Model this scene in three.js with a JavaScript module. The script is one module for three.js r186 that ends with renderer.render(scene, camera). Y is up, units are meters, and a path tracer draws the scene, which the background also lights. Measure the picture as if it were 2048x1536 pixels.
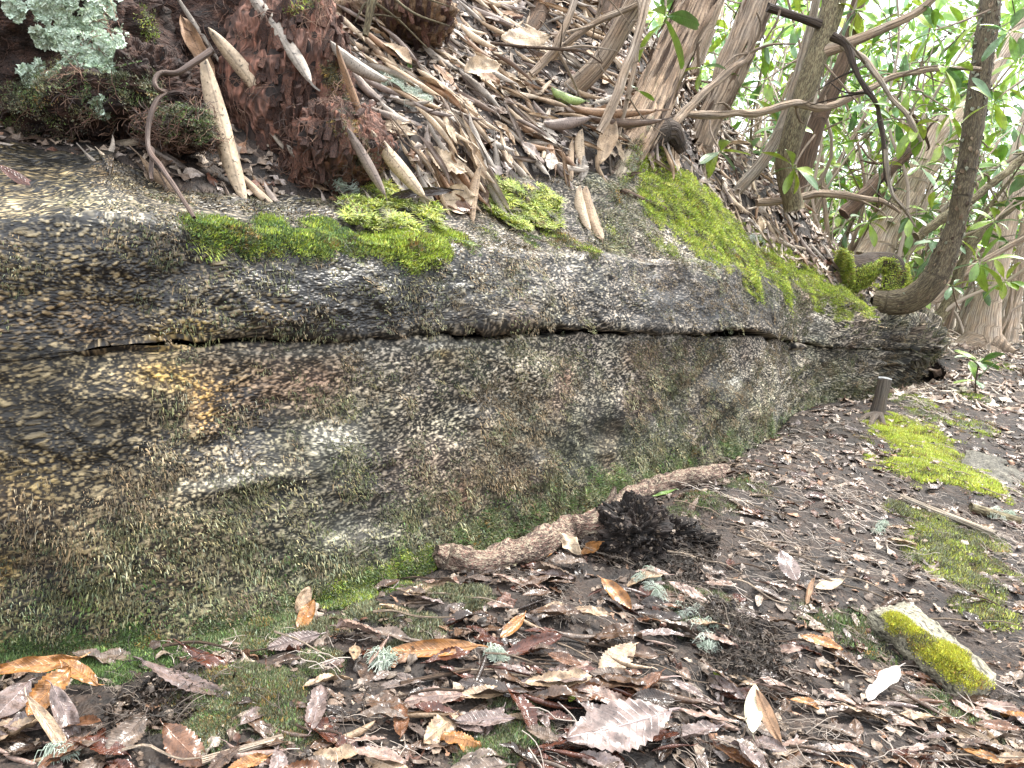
import * as THREE from 'three';
import { mergeGeometries } from 'three/addons/utils/BufferGeometryUtils.js';
import { MeshBVH } from 'three-mesh-bvh';

// ------------------------------------------------------------------ camera, sky, sun, exposure
const scene = new THREE.Scene();
const FPX = 1577, PITCH = 6.1 * Math.PI / 180, EYE = new THREE.Vector3(0, 0.62, 0);
const camera = new THREE.PerspectiveCamera(2 * Math.atan(768 / FPX) * 180 / Math.PI, 4 / 3, 0.02, 400);
camera.position.copy(EYE);
camera.rotation.set(-PITCH, 0, 0);
scene.add(camera);

const renderer = new THREE.WebGLRenderer({ antialias: true });
renderer.toneMapping = THREE.LinearToneMapping;
renderer.toneMappingExposure = 6.1;
renderer.shadowMap.enabled = true;

{ // bright overcast sky: white cloud deck, a little brighter overhead
  const w = 128, h = 64, d = new Float32Array(w * h * 4);
  for (let y = 0; y < h; y++) for (let x = 0; x < w; x++) {
    const el = ((y + 0.5) / h - 0.5) * Math.PI, up = Math.max(0, Math.sin(el)), i = (y * w + x) * 4;
    const cl = 0.05 * Math.sin(x / w * Math.PI * 6 + 2 * up) * Math.sin(up * 7 + x / w * Math.PI * 4);
    const b = el < 0 ? 0.24 : 0.42 + 0.22 * up + 0.5 * cl;
    d[i] = b * 0.96; d[i + 1] = b; d[i + 2] = b * 1.07; d[i + 3] = 1;
  }
  const sky = new THREE.DataTexture(d, w, h, THREE.RGBAFormat, THREE.FloatType);
  sky.mapping = THREE.EquirectangularReflectionMapping; sky.magFilter = THREE.LinearFilter; sky.wrapS = THREE.RepeatWrapping; sky.needsUpdate = true;
  scene.background = sky; scene.environment = sky;
}
const sun = new THREE.DirectionalLight(0xfff9f0, 1.5);
sun.position.set(5.0, 9, -5.2); sun.target.position.set(0.6, 0, -3);
sun.castShadow = true; sun.shadow.radius = 21; sun.shadow.mapSize.set(2048, 2048);
Object.assign(sun.shadow.camera, { left: -8, right: 8, top: 8, bottom: -8, near: 0.5, far: 40 });
scene.add(sun, sun.target);

// ------------------------------------------------------------------ helpers
function rngOf(seed) { let s = seed | 0; return () => { s = (s + 0x6d2b79f5) | 0; let t = Math.imul(s ^ (s >>> 15), 1 | s); t = (t + Math.imul(t ^ (t >>> 7), 61 | t)) ^ t; return ((t ^ (t >>> 14)) >>> 0) / 4294967296; }; }
const rnd = rngOf(20240);
const R = (a, b) => a + (b - a) * rnd(), pick = (a) => a[Math.floor(rnd() * a.length)];
const V = (x, y, z) => new THREE.Vector3(x, y, z);
const clamp = (x, a = 0, b = 1) => Math.min(b, Math.max(a, x));
const sstep = (a, b, x) => { const t = clamp((x - a) / (b - a)); return t * t * (3 - 2 * t); };
const lerp = (a, b, t) => a + (b - a) * t;
function h3(x, y, z) { let h = Math.imul(x, 374761393) + Math.imul(y, 668265263) + Math.imul(z, 1274126177) | 0; h = Math.imul(h ^ (h >>> 13), 1274126177); h ^= h >>> 16; return (h >>> 0) / 4294967296; }
function n3(x, y, z) { // value noise in -1..1
  const xi = Math.floor(x), yi = Math.floor(y), zi = Math.floor(z); let u = x - xi, v = y - yi, w = z - zi;
  u = u * u * (3 - 2 * u); v = v * v * (3 - 2 * v); w = w * w * (3 - 2 * w);
  const a = lerp(lerp(h3(xi, yi, zi), h3(xi + 1, yi, zi), u), lerp(h3(xi, yi + 1, zi), h3(xi + 1, yi + 1, zi), u), v);
  const b = lerp(lerp(h3(xi, yi, zi + 1), h3(xi + 1, yi, zi + 1), u), lerp(h3(xi, yi + 1, zi + 1), h3(xi + 1, yi + 1, zi + 1), u), v);
  return 2 * lerp(a, b, w) - 1;
}
function n2(x, y, k = 0) {
  const xi = Math.floor(x), yi = Math.floor(y); let u = x - xi, v = y - yi;
  u = u * u * (3 - 2 * u); v = v * v * (3 - 2 * v);
  return 2 * lerp(lerp(h3(xi, yi, k), h3(xi + 1, yi, k), u), lerp(h3(xi, yi + 1, k), h3(xi + 1, yi + 1, k), u), v) - 1;
}
const fbm2 = (x, y, k = 0, o = 4) => { let s = 0, a = 0.5; for (let i = 0; i < o; i++) { s += a * n2(x, y, k + i); x = x * 2.03 + 7.1; y = y * 2.03 + 3.7; a *= 0.5; } return s; };
const fbm3 = (x, y, z, o = 4) => { let s = 0, a = 0.5; for (let i = 0; i < o; i++) { s += a * n3(x, y, z); x = x * 2.03 + 7.1; y = y * 2.03 + 3.7; z = z * 2.03 + 1.9; a *= 0.5; } return s; };

const RIGHT = V(1, 0, 0), UP = V(0, Math.cos(PITCH), -Math.sin(PITCH)), FWD = V(0, -Math.sin(PITCH), -Math.cos(PITCH));
const dirOf = (px, py) => FWD.clone().addScaledVector(RIGHT, (px - 1024) / FPX).addScaledVector(UP, (768 - py) / FPX);
const at = (px, py, depth) => EYE.clone().addScaledVector(dirOf(px, py), depth);       // survey: a sighted point at a measured depth
const onLevel = (px, py, y = 0) => { const d = dirOf(px, py); return EYE.clone().addScaledVector(d, (y - EYE.y) / d.y); };
const depthOf = (p) => p.clone().sub(EYE).dot(FWD);
const pixelOf = (p) => { const q = p.clone().sub(EYE), d = q.dot(FWD); return [1024 + FPX * q.dot(RIGHT) / d, 768 - FPX * q.dot(UP) / d, d]; };

const taken = {};
const numbered = (name) => { const n = taken[name] = (taken[name] ?? -1) + 1; return n ? `${name}_${String(n).padStart(3, '0')}` : name; };
const shade = (m) => { m.castShadow = m.receiveShadow = true; return m; };
function tag(o, label, category, group, kind) { o.userData.label = label; o.userData.category = category; if (group) o.userData.group = group; if (kind) o.userData.kind = kind; return o; }
function thing(name, pos, label, category, group, kind) { const g = new THREE.Group(); g.name = numbered(name); g.position.copy(pos); tag(g, label, category, group, kind); scene.add(g); return g; }
function single(name, geo, mat, label, category, group, kind) { const m = shade(new THREE.Mesh(geo, mat)); m.name = numbered(name); tag(m, label, category, group, kind); scene.add(m); return m; }
function part(parent, name, geo, mat, inWorld = true) { // geometry given in world axes is moved to the thing's base
  if (inWorld) { let p = parent; while (p && p !== scene) { geo.translate(-p.position.x, -p.position.y, -p.position.z); p = p.parent; } }
  const m = shade(new THREE.Mesh(geo, mat)); m.name = name; parent.add(m); return m;
}
const std = (o) => new THREE.MeshStandardMaterial({ side: THREE.DoubleSide, roughness: 0.85, ...o });
const lin = (r, g, b) => new THREE.Color().setRGB(r, g, b);

function geoFrom(pos, idx, uv, nor) {
  const g = new THREE.BufferGeometry();
  g.setAttribute('position', new THREE.Float32BufferAttribute(pos, 3));
  if (uv) g.setAttribute('uv', new THREE.Float32BufferAttribute(uv, 2));
  g.setIndex(idx);
  if (nor) g.setAttribute('normal', new THREE.Float32BufferAttribute(nor, 3)); else g.computeVertexNormals();
  return g;
}
function gridIndex(nu, nv, flip = false) {
  const idx = [];
  for (let j = 0; j < nv; j++) for (let i = 0; i < nu; i++) { const a = j * (nu + 1) + i, b = a + 1, c = a + nu + 1, d = c + 1; flip ? idx.push(a, c, b, b, c, d) : idx.push(a, b, c, b, d, c); }
  return idx;
}
// a tapering tube through points [{p, r}], with uneven bark
function tubeGeo(pts, { seg = 10, step = 0.03, rough = 0.08, freq = 30, seed = 1, cap = true, fluted = 0, wander = 0 } = {}) {
  const curve = new THREE.CatmullRomCurve3(pts.map((q) => q.p), false, 'centripetal');
  const len = curve.getLength(), n = Math.max(pts.length, Math.min(220, Math.ceil(len / step)));
  const fr = curve.computeFrenetFrames(n, false), pos = [], uv = [], idx = [];
  for (let i = 0; i <= n; i++) {
    const t = i / n, c = curve.getPointAt(t), tt = curve.getUtoTmapping(t) * (pts.length - 1), k = Math.min(pts.length - 2, Math.floor(tt));
    const r = lerp(pts[k].r, pts[k + 1].r, tt - k);
    if (wander) c.add(V(n3(t * len * 9, seed, 1), n3(t * len * 9, seed, 5), n3(t * len * 9, seed, 9)).multiplyScalar(wander));
    for (let j = 0; j <= seg; j++) {
      const a = (j % seg) / seg * Math.PI * 2, ca = Math.cos(a), sa = Math.sin(a);
      const rr = r * (1 + rough * 2 * fbm3(ca * 1.6 + seed * 3.1, sa * 1.6, t * len * freq * 0.25, 3) + fluted * Math.sin(a * 3 + t * len * 5 + seed));
      pos.push(c.x + (fr.normals[i].x * ca + fr.binormals[i].x * sa) * rr, c.y + (fr.normals[i].y * ca + fr.binormals[i].y * sa) * rr, c.z + (fr.normals[i].z * ca + fr.binormals[i].z * sa) * rr);
      uv.push(j / seg * Math.max(1, Math.round(r * 6.28 / 0.12)), t * len / 0.5);
    }
  }
  idx.push(...gridIndex(seg, n, true));
  if (cap) for (const e of [0, n]) {
    const c = curve.getPointAt(e / n), o = pos.length / 3; pos.push(c.x, c.y, c.z); uv.push(0.5, 0.5);
    for (let j = 0; j < seg; j++) { const a = e * (seg + 1) + j, b = a + 1; e ? idx.push(o, a, b) : idx.push(o, b, a); }
  }
  return geoFrom(pos, idx, uv);
}
const pl = (list, k = 1) => list.map(([x, y, d, r]) => ({ p: at(x, y, d), r: r * d / FPX * k })); // [pixel x, pixel y, depth, half width in pixels]

// computed maps
function tex(w, h, fn, srgb = true) {
  const d = new Uint8Array(w * h * 4);
  for (let y = 0; y < h; y++) for (let x = 0; x < w; x++) { const c = fn(x / w, y / h, x, y), i = (y * w + x) * 4; d[i] = clamp(c[0]) * 255; d[i + 1] = clamp(c[1]) * 255; d[i + 2] = clamp(c[2]) * 255; d[i + 3] = 255; }
  const t = new THREE.DataTexture(d, w, h); t.wrapS = t.wrapT = THREE.RepeatWrapping; t.magFilter = THREE.LinearFilter; t.minFilter = THREE.LinearFilter; if (srgb) t.colorSpace = THREE.SRGBColorSpace; t.needsUpdate = true; return t;
}
const wrapn = (x, y, fx, fy, k) => { // tiling noise
  const xi = Math.floor(x * fx), yi = Math.floor(y * fy); let u = x * fx - xi, v = y * fy - yi; u = u * u * (3 - 2 * u); v = v * v * (3 - 2 * v);
  const a = (i, j) => h3(((xi + i) % fx + fx) % fx, ((yi + j) % fy + fy) % fy, k);
  return lerp(lerp(a(0, 0), a(1, 0), u), lerp(a(0, 1), a(1, 1), u), v);
};
const barkMap = tex(256, 512, (x, y) => {
  const w = x + 0.04 * (wrapn(x, y, 4, 8, 3) - 0.5);
  const f = 0.5 * wrapn(w, y, 26, 5, 1) + 0.3 * wrapn(w, y, 60, 14, 2) + 0.2 * wrapn(x, y, 90, 90, 4), b = 0.45 + 0.75 * f, m = wrapn(x, y, 5, 9, 7);
  return [b, b * (0.97 - 0.05 * m), b * (0.93 - 0.1 * m)];
});
const barkBump = tex(256, 512, (x, y) => { const w = x + 0.04 * (wrapn(x, y, 4, 8, 3) - 0.5); const f = 0.55 * wrapn(w, y, 26, 5, 1) + 0.3 * wrapn(w, y, 60, 14, 2) + 0.15 * wrapn(x, y, 90, 90, 4); return [f, f, f]; }, false);
const speckMap = tex(256, 512, (x, y) => { // smooth bark with crust lichen spots
  const f = 0.5 * wrapn(x, y, 14, 12, 1) + 0.5 * wrapn(x, y, 60, 60, 2), s = wrapn(x, y, 34, 40, 5) * 0.6 + wrapn(x, y, 90, 110, 6) * 0.4;
  const b = 0.35 + 0.5 * f, k = s > 0.6 ? 1 : s > 0.52 ? 0.45 : 0; return [lerp(b, 0.98, k * 0.7), lerp(b * 0.93, 0.98, k * 0.7), lerp(b * 0.8, 0.88, k * 0.7)];
});

// ------------------------------------------------------------------ the lie of the land
// foot of the rock face, from the left end to round the far corner
const foot = [[-3.4, -0.05, 0], [-2.6, -0.45, 0], [-1.75, -0.88, 0]].map(([x, z, y]) => V(x, y, z));
for (const [x, y, g] of [[0, 1330, 0], [300, 1290, 0], [600, 1205, 0], [900, 1120, 0], [1200, 1010, 0.01], [1500, 900, 0.03], [1620, 815, 0.08], [1740, 795, 0.1], [1850, 770, 0.12]]) foot.push(onLevel(x, y, g));
foot.push(V(2.72, 0.14, -4.95), V(2.66, 0.3, -5.4), V(2.3, 0.5, -5.85), V(1.7, 0.7, -6.2));
//          crackHeight, gap, overhang, edgeHeight, edgeSetback, crestSetback, crestHeight
const prof = [[.5, 0, 0, .77, .045, .5, .99], [.5, 0, 0, .77, .045, .5, .98], [.5, 0, 0, .77, .045, .5, .97], [.51, .0, 0, .77, .045, .48, .96], [.537, .003, 0, .765, .045, .42, .94], [.533, .011, .006, .75, .045, .3, .87], [.536, .014, .014, .745, .045, .26, .88],
  [.527, .022, .03, .75, .045, .3, 1.0], [.485, .024, .045, .735, .045, .31, 1.13], [.40, .012, .03, .67, .045, .24, .85, .01], [.36, 0, .03, .59, .045, .2, .66, .05], [.34, 0, .04, .5, .045, .24, .57, .16], [.34, 0, .04, .5, .045, .3, .58, .18], [.4, 0, .03, .55, .045, .3, .64], [.5, 0, 0, .6, .045, .3, .7], [.55, 0, 0, .7, .045, .3, .8]];
const footCurve = new THREE.CatmullRomCurve3(foot, false, 'centripetal');
const NF = 240, footS = [], footP = [], footN = [], footT = [];
for (let i = 0; i <= NF; i++) {
  const t = i / NF, p = footCurve.getPoint(t), g = footCurve.getTangent(t); g.y = 0; g.normalize();
  footP.push(p); footN.push(V(-g.z, 0, g.x)); footT.push(t * (foot.length - 1));
  footS.push(i ? footS[i - 1] + p.distanceTo(footP[i - 1]) : 0);
}
const SLEN = footS[NF];
prof.forEach((c) => { if (c.length < 8) c.push(0); });
function profAt(tt) { // Catmull-Rom through the columns
  const k = clamp(Math.floor(tt), 0, prof.length - 2), u = tt - k, a = prof[Math.max(0, k - 1)], b = prof[k], c = prof[k + 1], d = prof[Math.min(prof.length - 1, k + 2)];
  return b.map((_, i) => 0.5 * (2 * b[i] + (c[i] - a[i]) * u + (2 * a[i] - 5 * b[i] + 4 * c[i] - d[i]) * u * u + (3 * b[i] - a[i] - 3 * c[i] + d[i]) * u * u * u)).map((x, i) => i === 1 ? Math.max(0, x) : x);
}
function alongFoot(s) {
  let lo = 0, hi = NF; while (hi - lo > 1) { const m = (lo + hi) >> 1; footS[m] <= s ? lo = m : hi = m; }
  const u = clamp((s - footS[lo]) / (footS[hi] - footS[lo]));
  return { p: footP[lo].clone().lerp(footP[hi], u), n: footN[lo].clone().lerp(footN[hi], u).normalize(), tt: lerp(footT[lo], footT[hi], u) };
}
function nearFoot(x, z) { // {s, d}: place along the foot, distance out from it (negative: inside)
  let best = 1e9, bi = 0, bu = 0;
  for (let i = 0; i < NF; i++) {
    const a = footP[i], b = footP[i + 1], dx = b.x - a.x, dz = b.z - a.z, u = clamp(((x - a.x) * dx + (z - a.z) * dz) / (dx * dx + dz * dz)), ex = x - a.x - u * dx, ez = z - a.z - u * dz, e = ex * ex + ez * ez;
    if (e < best) { best = e; bi = i; bu = u; }
  }
  const a = footP[bi], b = footP[bi + 1], px = lerp(a.x, b.x, bu), pz = lerp(a.z, b.z, bu), n = footN[bi];
  const side = (x - px) * n.x + (z - pz) * n.z;
  return { s: lerp(footS[bi], footS[bi + 1], bu), d: Math.sqrt(best) * (side < 0 ? -1 : 1), y: lerp(a.y, b.y, bu), tt: lerp(footT[bi], footT[bi + 1], bu) };
}
// the bank behind the rock: a thin plate through sighted points
const bankPts = [];
for (const [x, y, d] of [[1200, 380, 2.6], [1000, 330, 2.3], [1000, 200, 2.6], [1000, 80, 2.95], [1160, 170, 2.95], [1300, 240, 3.1], [1300, 100, 3.6], [800, 300, 2.0], [800, 100, 2.45], [700, 0, 2.55], [1400, 320, 3.8], [1560, 390, 4.4], [1650, 480, 4.8], [1750, 520, 5.2], [800, -200, 3.2], [450, 330, 1.85], [450, 100, 2.1], [200, 250, 1.9], [200, 0, 2.2], [1400, 180, 4.4], [1850, 600, 6]]) { const p = at(x, y, d); bankPts.push([p.x, p.z, p.y]); }
for (const q of [[-2.5, -4, 3.3], [0, -6, 2.6], [1.8, -8, 1.7], [4, -8, .6], [1.6, -6.2, 1.25], [3.2, -5.6, .38], [5, -7, .42], [6, -12, .6], [0, -12, 2.4], [-6, -9, 4.5], [-4, -2, 3], [10, -9, .3], [8, -4, -.2], [3, -14, 1.2], [-2.2, -2.2, 2.3], [-3, -.9, 1.6]]) bankPts.push(q);
for (let k = 0; k < foot.length; k++) { const q = alongFoot(footS[Math.round(k / (foot.length - 1) * NF)]), c = prof[k]; bankPts.push([q.p.x - q.n.x * c[5], q.p.z - q.n.z * c[5], c[6] - 0.02]); }
const tps = (() => {
  const n = bankPts.length, N = n + 3, A = [], phi = (r2) => r2 < 1e-9 ? 0 : 0.5 * r2 * Math.log(r2);
  for (let i = 0; i < N; i++) A.push(new Float64Array(N + 1));
  for (let i = 0; i < n; i++) {
    for (let j = 0; j < n; j++) A[i][j] = phi((bankPts[i][0] - bankPts[j][0]) ** 2 + (bankPts[i][1] - bankPts[j][1]) ** 2) + (i === j ? 0.004 : 0);
    A[i][n] = A[n][i] = 1; A[i][n + 1] = A[n + 1][i] = bankPts[i][0]; A[i][n + 2] = A[n + 2][i] = bankPts[i][1]; A[i][N] = bankPts[i][2];
  }
  for (let c = 0; c < N; c++) {
    let p = c; for (let r = c + 1; r < N; r++) if (Math.abs(A[r][c]) > Math.abs(A[p][c])) p = r; [A[c], A[p]] = [A[p], A[c]];
    for (let r = 0; r < N; r++) if (r !== c) { const f = A[r][c] / A[c][c]; if (f) for (let k = c; k <= N; k++) A[r][k] -= f * A[c][k]; }
  }
  const w = A.map((row, i) => row[N] / row[i]);
  return (x, z) => { let s = w[n] + w[n + 1] * x + w[n + 2] * z; for (let i = 0; i < n; i++) s += w[i] * phi((x - bankPts[i][0]) ** 2 + (z - bankPts[i][1]) ** 2); return s; };
})();
const humps = [[1290, 1085, .11, .05], [1400, 1030, .09, .03], [1480, 1290, .07, -.05], [1600, 1120, .16, .02], [330, 1430, .06, -.035], [1900, 950, .25, .04], [480, 1420, .12, .03]].map(([x, y, r, a]) => { const p = onLevel(x, y, -0.03); return [p.x, p.z, r, a]; });
const frontHeight = (x, z, q) => {
  const far = Math.hypot(x, z);
  let y = q.y - 0.24 * Math.max(0, q.d - 0.2) + 0.16 * Math.max(0, q.d - 1.0);
  y = Math.max(y, -0.42) + 0.05 * Math.max(0, Math.min(far, 16) - 5.2);
  for (const [a, b, r, h] of humps) y += h * Math.exp(-((x - a) ** 2 + (z - b) ** 2) / (r * r));
  return y + 0.03 * fbm2(x * 2.2, z * 2.2, 11, 3) + 0.018 * fbm2(x * 11, z * 11, 17, 3);
};
function land(x, z) {
  const q = nearFoot(x, z), fh = frontHeight(x, z, q), far = Math.hypot(x, z);
  if (q.d >= 0) return fh;
  const cs = profAt(clamp(q.tt, 0, prof.length - 1))[5], w = sstep(0.55 * cs, cs * 1.02, -q.d);
  const e = sstep(9, 16, far), b = lerp(tps(x, z), 0.9 + 0.6 * sstep(2, -6, x), e) + 0.02 * fbm2(x * 6, z * 6, 5, 3) * sstep(cs, cs + .3, -q.d);
  return lerp(fh - 0.15, b, w);
}

// ground sheet, fine near the camera, reaching to the horizon
const soilMap = tex(512, 512, (x, y) => {
  const a = 0.5 * wrapn(x, y, 24, 24, 1) + 0.3 * wrapn(x, y, 70, 70, 2) + 0.2 * wrapn(x, y, 200, 200, 3), s = wrapn(x, y, 130, 130, 8), m = wrapn(x, y, 9, 9, 5);
  let c = [0.07 + 0.27 * a, 0.055 + 0.225 * a, 0.045 + 0.185 * a]; if (s > 0.9) c = [0.42, 0.37, 0.31]; if (s < 0.1) c = [0.06, 0.05, 0.04];
  return [c[0] * (0.8 + 0.4 * m), c[1] * (0.82 + 0.34 * m), c[2] * (0.85 + 0.3 * m)];
});
const soilBump = tex(512, 512, (x, y) => { const a = 0.5 * wrapn(x, y, 30, 30, 1) + 0.3 * wrapn(x, y, 90, 90, 2) + 0.2 * wrapn(x, y, 220, 220, 3); return [a, a, a]; }, false);
const soilMat = std({ map: soilMap, bumpMap: soilBump, bumpScale: 0.012, roughness: 0.8, color: lin(.6, .58, .57) });
const spread = (u, a, b, c) => { const s = Math.abs(u), k = s < 0.8 ? s / 0.8 * b : b * Math.pow(c / b, (s - 0.8) / 0.2); return a + Math.sign(u) * k; };
const floorMesh = (() => {
  const N = 400, pos = [], uv = [];
  for (let j = 0; j <= N; j++) for (let i = 0; i <= N; i++) { const x = spread(i / N * 2 - 1, 0.9, 3.6, 150), z = spread(j / N * 2 - 1, -3.0, 3.6, 150), y = land(x, z); pos.push(x, y, z); uv.push(x / 0.6, -z / 0.6); }
  const m = shade(new THREE.Mesh(geoFrom(pos, gridIndex(N, N, true), uv), soilMat)); m.name = 'forest_floor';
  tag(m, 'dark soil of the forest floor, path and bank under the litter', 'ground', null, 'structure'); scene.add(m); return m;
})();

// ------------------------------------------------------------------ the rock outcrop
const rock = thing('rock_outcrop', V(0, 0, -2.4), 'long low grey brown gneiss ledge with a level crack, moss along its top', 'rock');
const US = (() => { const a = [0]; for (let i = 1; i <= NF; i++) a.push(a[i - 1] + (footS[i] - footS[i - 1]) / Math.max(1.15, depthOf(footP[i]) || 1.2)); const m = a[NF]; return a.map((x) => x / m); })();
const uOf = (s) => { let lo = 0, hi = NF; while (hi - lo > 1) { const m = (lo + hi) >> 1; footS[m] <= s ? lo = m : hi = m; } return lerp(US[lo], US[hi], clamp((s - footS[lo]) / (footS[hi] - footS[lo]))); };
const sOf = (u) => { let lo = 0, hi = NF; while (hi - lo > 1) { const m = (lo + hi) >> 1; US[m] <= u ? lo = m : hi = m; } return lerp(footS[lo], footS[hi], clamp((u - US[lo]) / (US[hi] - US[lo]))); };
const VSPAN = 1.5;
// dents and swells read from the photograph: pixel x, y, depth, radius along, radius up, amount, slant
const dents = [[470, 870, 1.62, .10, .075, -.022, 0], [430, 955, 1.6, .13, .02, .014, 0], [420, 975, 1.6, .13, .02, -.012, 0], [960, 780, 2.05, .09, .05, -.024, 0], [1080, 930, 2.25, .07, .05, -.022, .3], [1020, 740, 2.1, .1, .04, .016, 0],
  [1350, 740, 2.9, .16, .035, -.022, .35], [1420, 790, 3.0, .22, .04, .022, .35], [1560, 800, 3.5, .2, .04, -.025, .3], [1330, 860, 2.8, .14, .045, .02, .3], [1610, 740, 3.8, .2, .04, .03, .2], [700, 1080, 1.75, .16, .09, .015, 0], [350, 1150, 1.5, .2, .06, -.012, 0], [820, 850, 1.9, .07, .06, -.014, 0]]
  .map(([x, y, d, a, b, k, sl]) => { const p = at(x, y, d), q = nearFoot(p.x, p.z); return [q.s, p.y, a, b, k, sl]; });
function rockOut(s, h, p) { // how far the stone stands proud of its plain profile
  let o = 0.024 * fbm3(p.x * 2.6, p.y * 4.5, p.z * 2.6, 3) + 0.010 * fbm3(p.x * 13, p.y * 19, p.z * 13, 3) + 0.0042 * fbm3(p.x * 60, p.y * 90, p.z * 60, 3);
  { const t = 5 * fbm3(p.x * 4.2 + 3, p.y * 7, p.z * 4.2, 3) + .8 * fbm3(p.x * 22, p.y * 30, p.z * 22, 2), f = t - Math.floor(t); o += 0.011 * (Math.floor(t) + sstep(.35, .65, f)) * .6; }
  for (const [a, b, ra, rb, k, sl] of dents) { const ds = (s - a) / ra, dh = (h - b - sl * (s - a)) / rb, e = ds * ds + dh * dh; if (e < 6) o += k * Math.exp(-e); }
  const far = sstep(SLEN * 0.55, SLEN * 0.72, s); // bedding folds, then ragged plates at the far end
  if (far > 0) {
    const bed = h * 17 - s * 3.2 + 1.6 * fbm2(s * 2.2, h * 3, 41, 3), f = bed - Math.floor(bed);
    o += far * (0.034 + 0.05 * sstep(SLEN * .66, SLEN * .76, s)) * (Math.pow(f, 0.6) - 0.55) * (0.5 + 0.8 * Math.abs(n2(s * 5, Math.floor(bed) * 3.7, 9))) + far * 0.03 * fbm3(p.x * 7, p.y * 16, p.z * 7, 3);
  }
  return o;
}
function profileRows(c, lower, s) {
  const [ch, gap, over, eh, es, cs, chh, under] = c, wob = 0.012 * fbm2(s * 4, 3, 71, 3) + 0.005 * n2(s * 23, 1, 72), cr = ch + wob * sstep(0, .008, gap), g = gap * (0.75 + 0.9 * n2(s * 6, 2, 73));
  const gg = Math.max(0.0008, g), op = sstep(.0005, .007, gap), sh = (x) => lerp(.03, x, op);
  return lower
    ? [[-.35, -.03 + under], [-.05, -.005 + under], [.1, .004 + under * .9], [.25, .012 + under * .45], [.4 * ch / .5, .02 + under * .1], [cr - gg / 2 - .012, .03], [cr - gg / 2 - .003, sh(.034)], [cr - gg / 2 + .012 * (1 - op), sh(.045) + .001], [cr - gg / 2 - .004, .12], [cr - gg / 2 - .01, .3]]
    : [[cr + gg / 2 + .01, .3], [cr + gg / 2 + .002, .12], [cr + gg / 2, sh(.045) - over], [cr + gg / 2 + .004, sh(.034) - over], [cr + gg / 2 + .014, sh(.029) - over], [lerp(cr, eh, .4), .03 - over * .8], [lerp(cr, eh, .75), .034 - over * .4], [eh - .016, es * .85], [eh - .003, es], [eh + .003, es + .014], [eh + .016, es + .06], [lerp(eh, chh, .5), lerp(es + .03, cs, .52)], [chh - .02, cs * .92], [chh + .005, cs + .05], [chh - .06, cs + .2], [chh - .4, cs + .45]];
}
function rockBlock(lower, NU, NV) {
  const base = new Float32Array((NU + 1) * (NV + 1) * 3), uv = [], sh = [];
  for (let i = 0; i <= NU; i++) {
    const s = sOf(i / NU), q = alongFoot(s), rows = profileRows(profAt(q.tt), lower, s), cum = [0];
    for (let k = 1; k < rows.length; k++) cum.push(cum[k - 1] + Math.max(.004, Math.hypot(rows[k][0] - rows[k - 1][0], rows[k][1] - rows[k - 1][1])));
    const L = cum[cum.length - 1]; let k = 0;
    for (let j = 0; j <= NV; j++) {
      const a = j / NV * L; while (k < rows.length - 2 && cum[k + 1] < a) k++;
      const u = (a - cum[k]) / (cum[k + 1] - cum[k]), h = lerp(rows[k][0], rows[k + 1][0], u), b = lerp(rows[k][1], rows[k + 1][1], u), o = (j * (NU + 1) + i) * 3;
      base[o] = q.p.x - q.n.x * b; base[o + 1] = h; base[o + 2] = q.p.z - q.n.z * b;
      sh[j * (NU + 1) + i] = [s, h];
      const inCrack = lower ? k >= 7 : k < 2;
      uv.push(0, 0); uv[(j * (NU + 1) + i) * 2] = uOf(s); uv[(j * (NU + 1) + i) * 2 + 1] = clamp((h + 0.8 * (inCrack ? 0 : Math.max(0, b - .06)) + 0.1) / VSPAN, 0.002, 0.998);
    }
  }
  const idx = gridIndex(NU, NV, false), g0 = geoFrom(base, idx, uv), nn = g0.getAttribute('normal').array, out = new Float32Array(base);
  const P = V(0, 0, 0);
  for (let v = 0; v < sh.length; v++) {
    P.set(base[v * 3], base[v * 3 + 1], base[v * 3 + 2]); const o = rockOut(sh[v][0], sh[v][1], P);
    const ny = Math.abs(nn[v * 3 + 1]) > 0.75 && nn[v * 3 + 1] * (lower ? 1 : -1) > 0 ? 0.25 : 1; // keep the crack open
    for (let c = 0; c < 3; c++) out[v * 3 + c] += nn[v * 3 + c] * o * ny;
  }
  return geoFrom(out, idx, uv);
}
const rockMat = std({ roughness: 1, bumpScale: 0.005 });
const lowerBlock = part(rock, 'lower_block', rockBlock(true, 820, 150), rockMat), upperBlock = part(rock, 'upper_block', rockBlock(false, 820, 210), rockMat);

// ------------------------------------------------------------------ sighting: from a pixel to the surface it shows
const targets = [];
function addTarget(mesh, kind) { mesh.updateWorldMatrix(true, false); const g = mesh.geometry.clone().applyMatrix4(mesh.matrixWorld); targets.push({ bvh: new MeshBVH(g), g, kind }); }
addTarget(floorMesh, 'floor'); addTarget(lowerBlock, 'lower'); addTarget(upperBlock, 'upper');
const ray = new THREE.Ray();
function castRay(o, d, kinds) {
  ray.origin.copy(o); ray.direction.copy(d).normalize(); let best = null;
  for (const t of targets) { if (kinds && !kinds.includes(t.kind)) continue; const h = t.bvh.raycastFirst(ray, THREE.DoubleSide); if (h && (!best || h.distance < best.distance)) best = { ...h, t }; }
  if (!best) return null;
  const n = best.face.normal.clone(); if (n.dot(ray.direction) > 0) n.negate();
  return { p: best.point, n, kind: best.t.kind, f: best.faceIndex, t: best.t };
}
const cast = (px, py, kinds) => castRay(EYE, dirOf(px, py), kinds);
const drop = (x, z, kinds) => castRay(V(x, 6, z), V(0, -1, 0), kinds);
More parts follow.
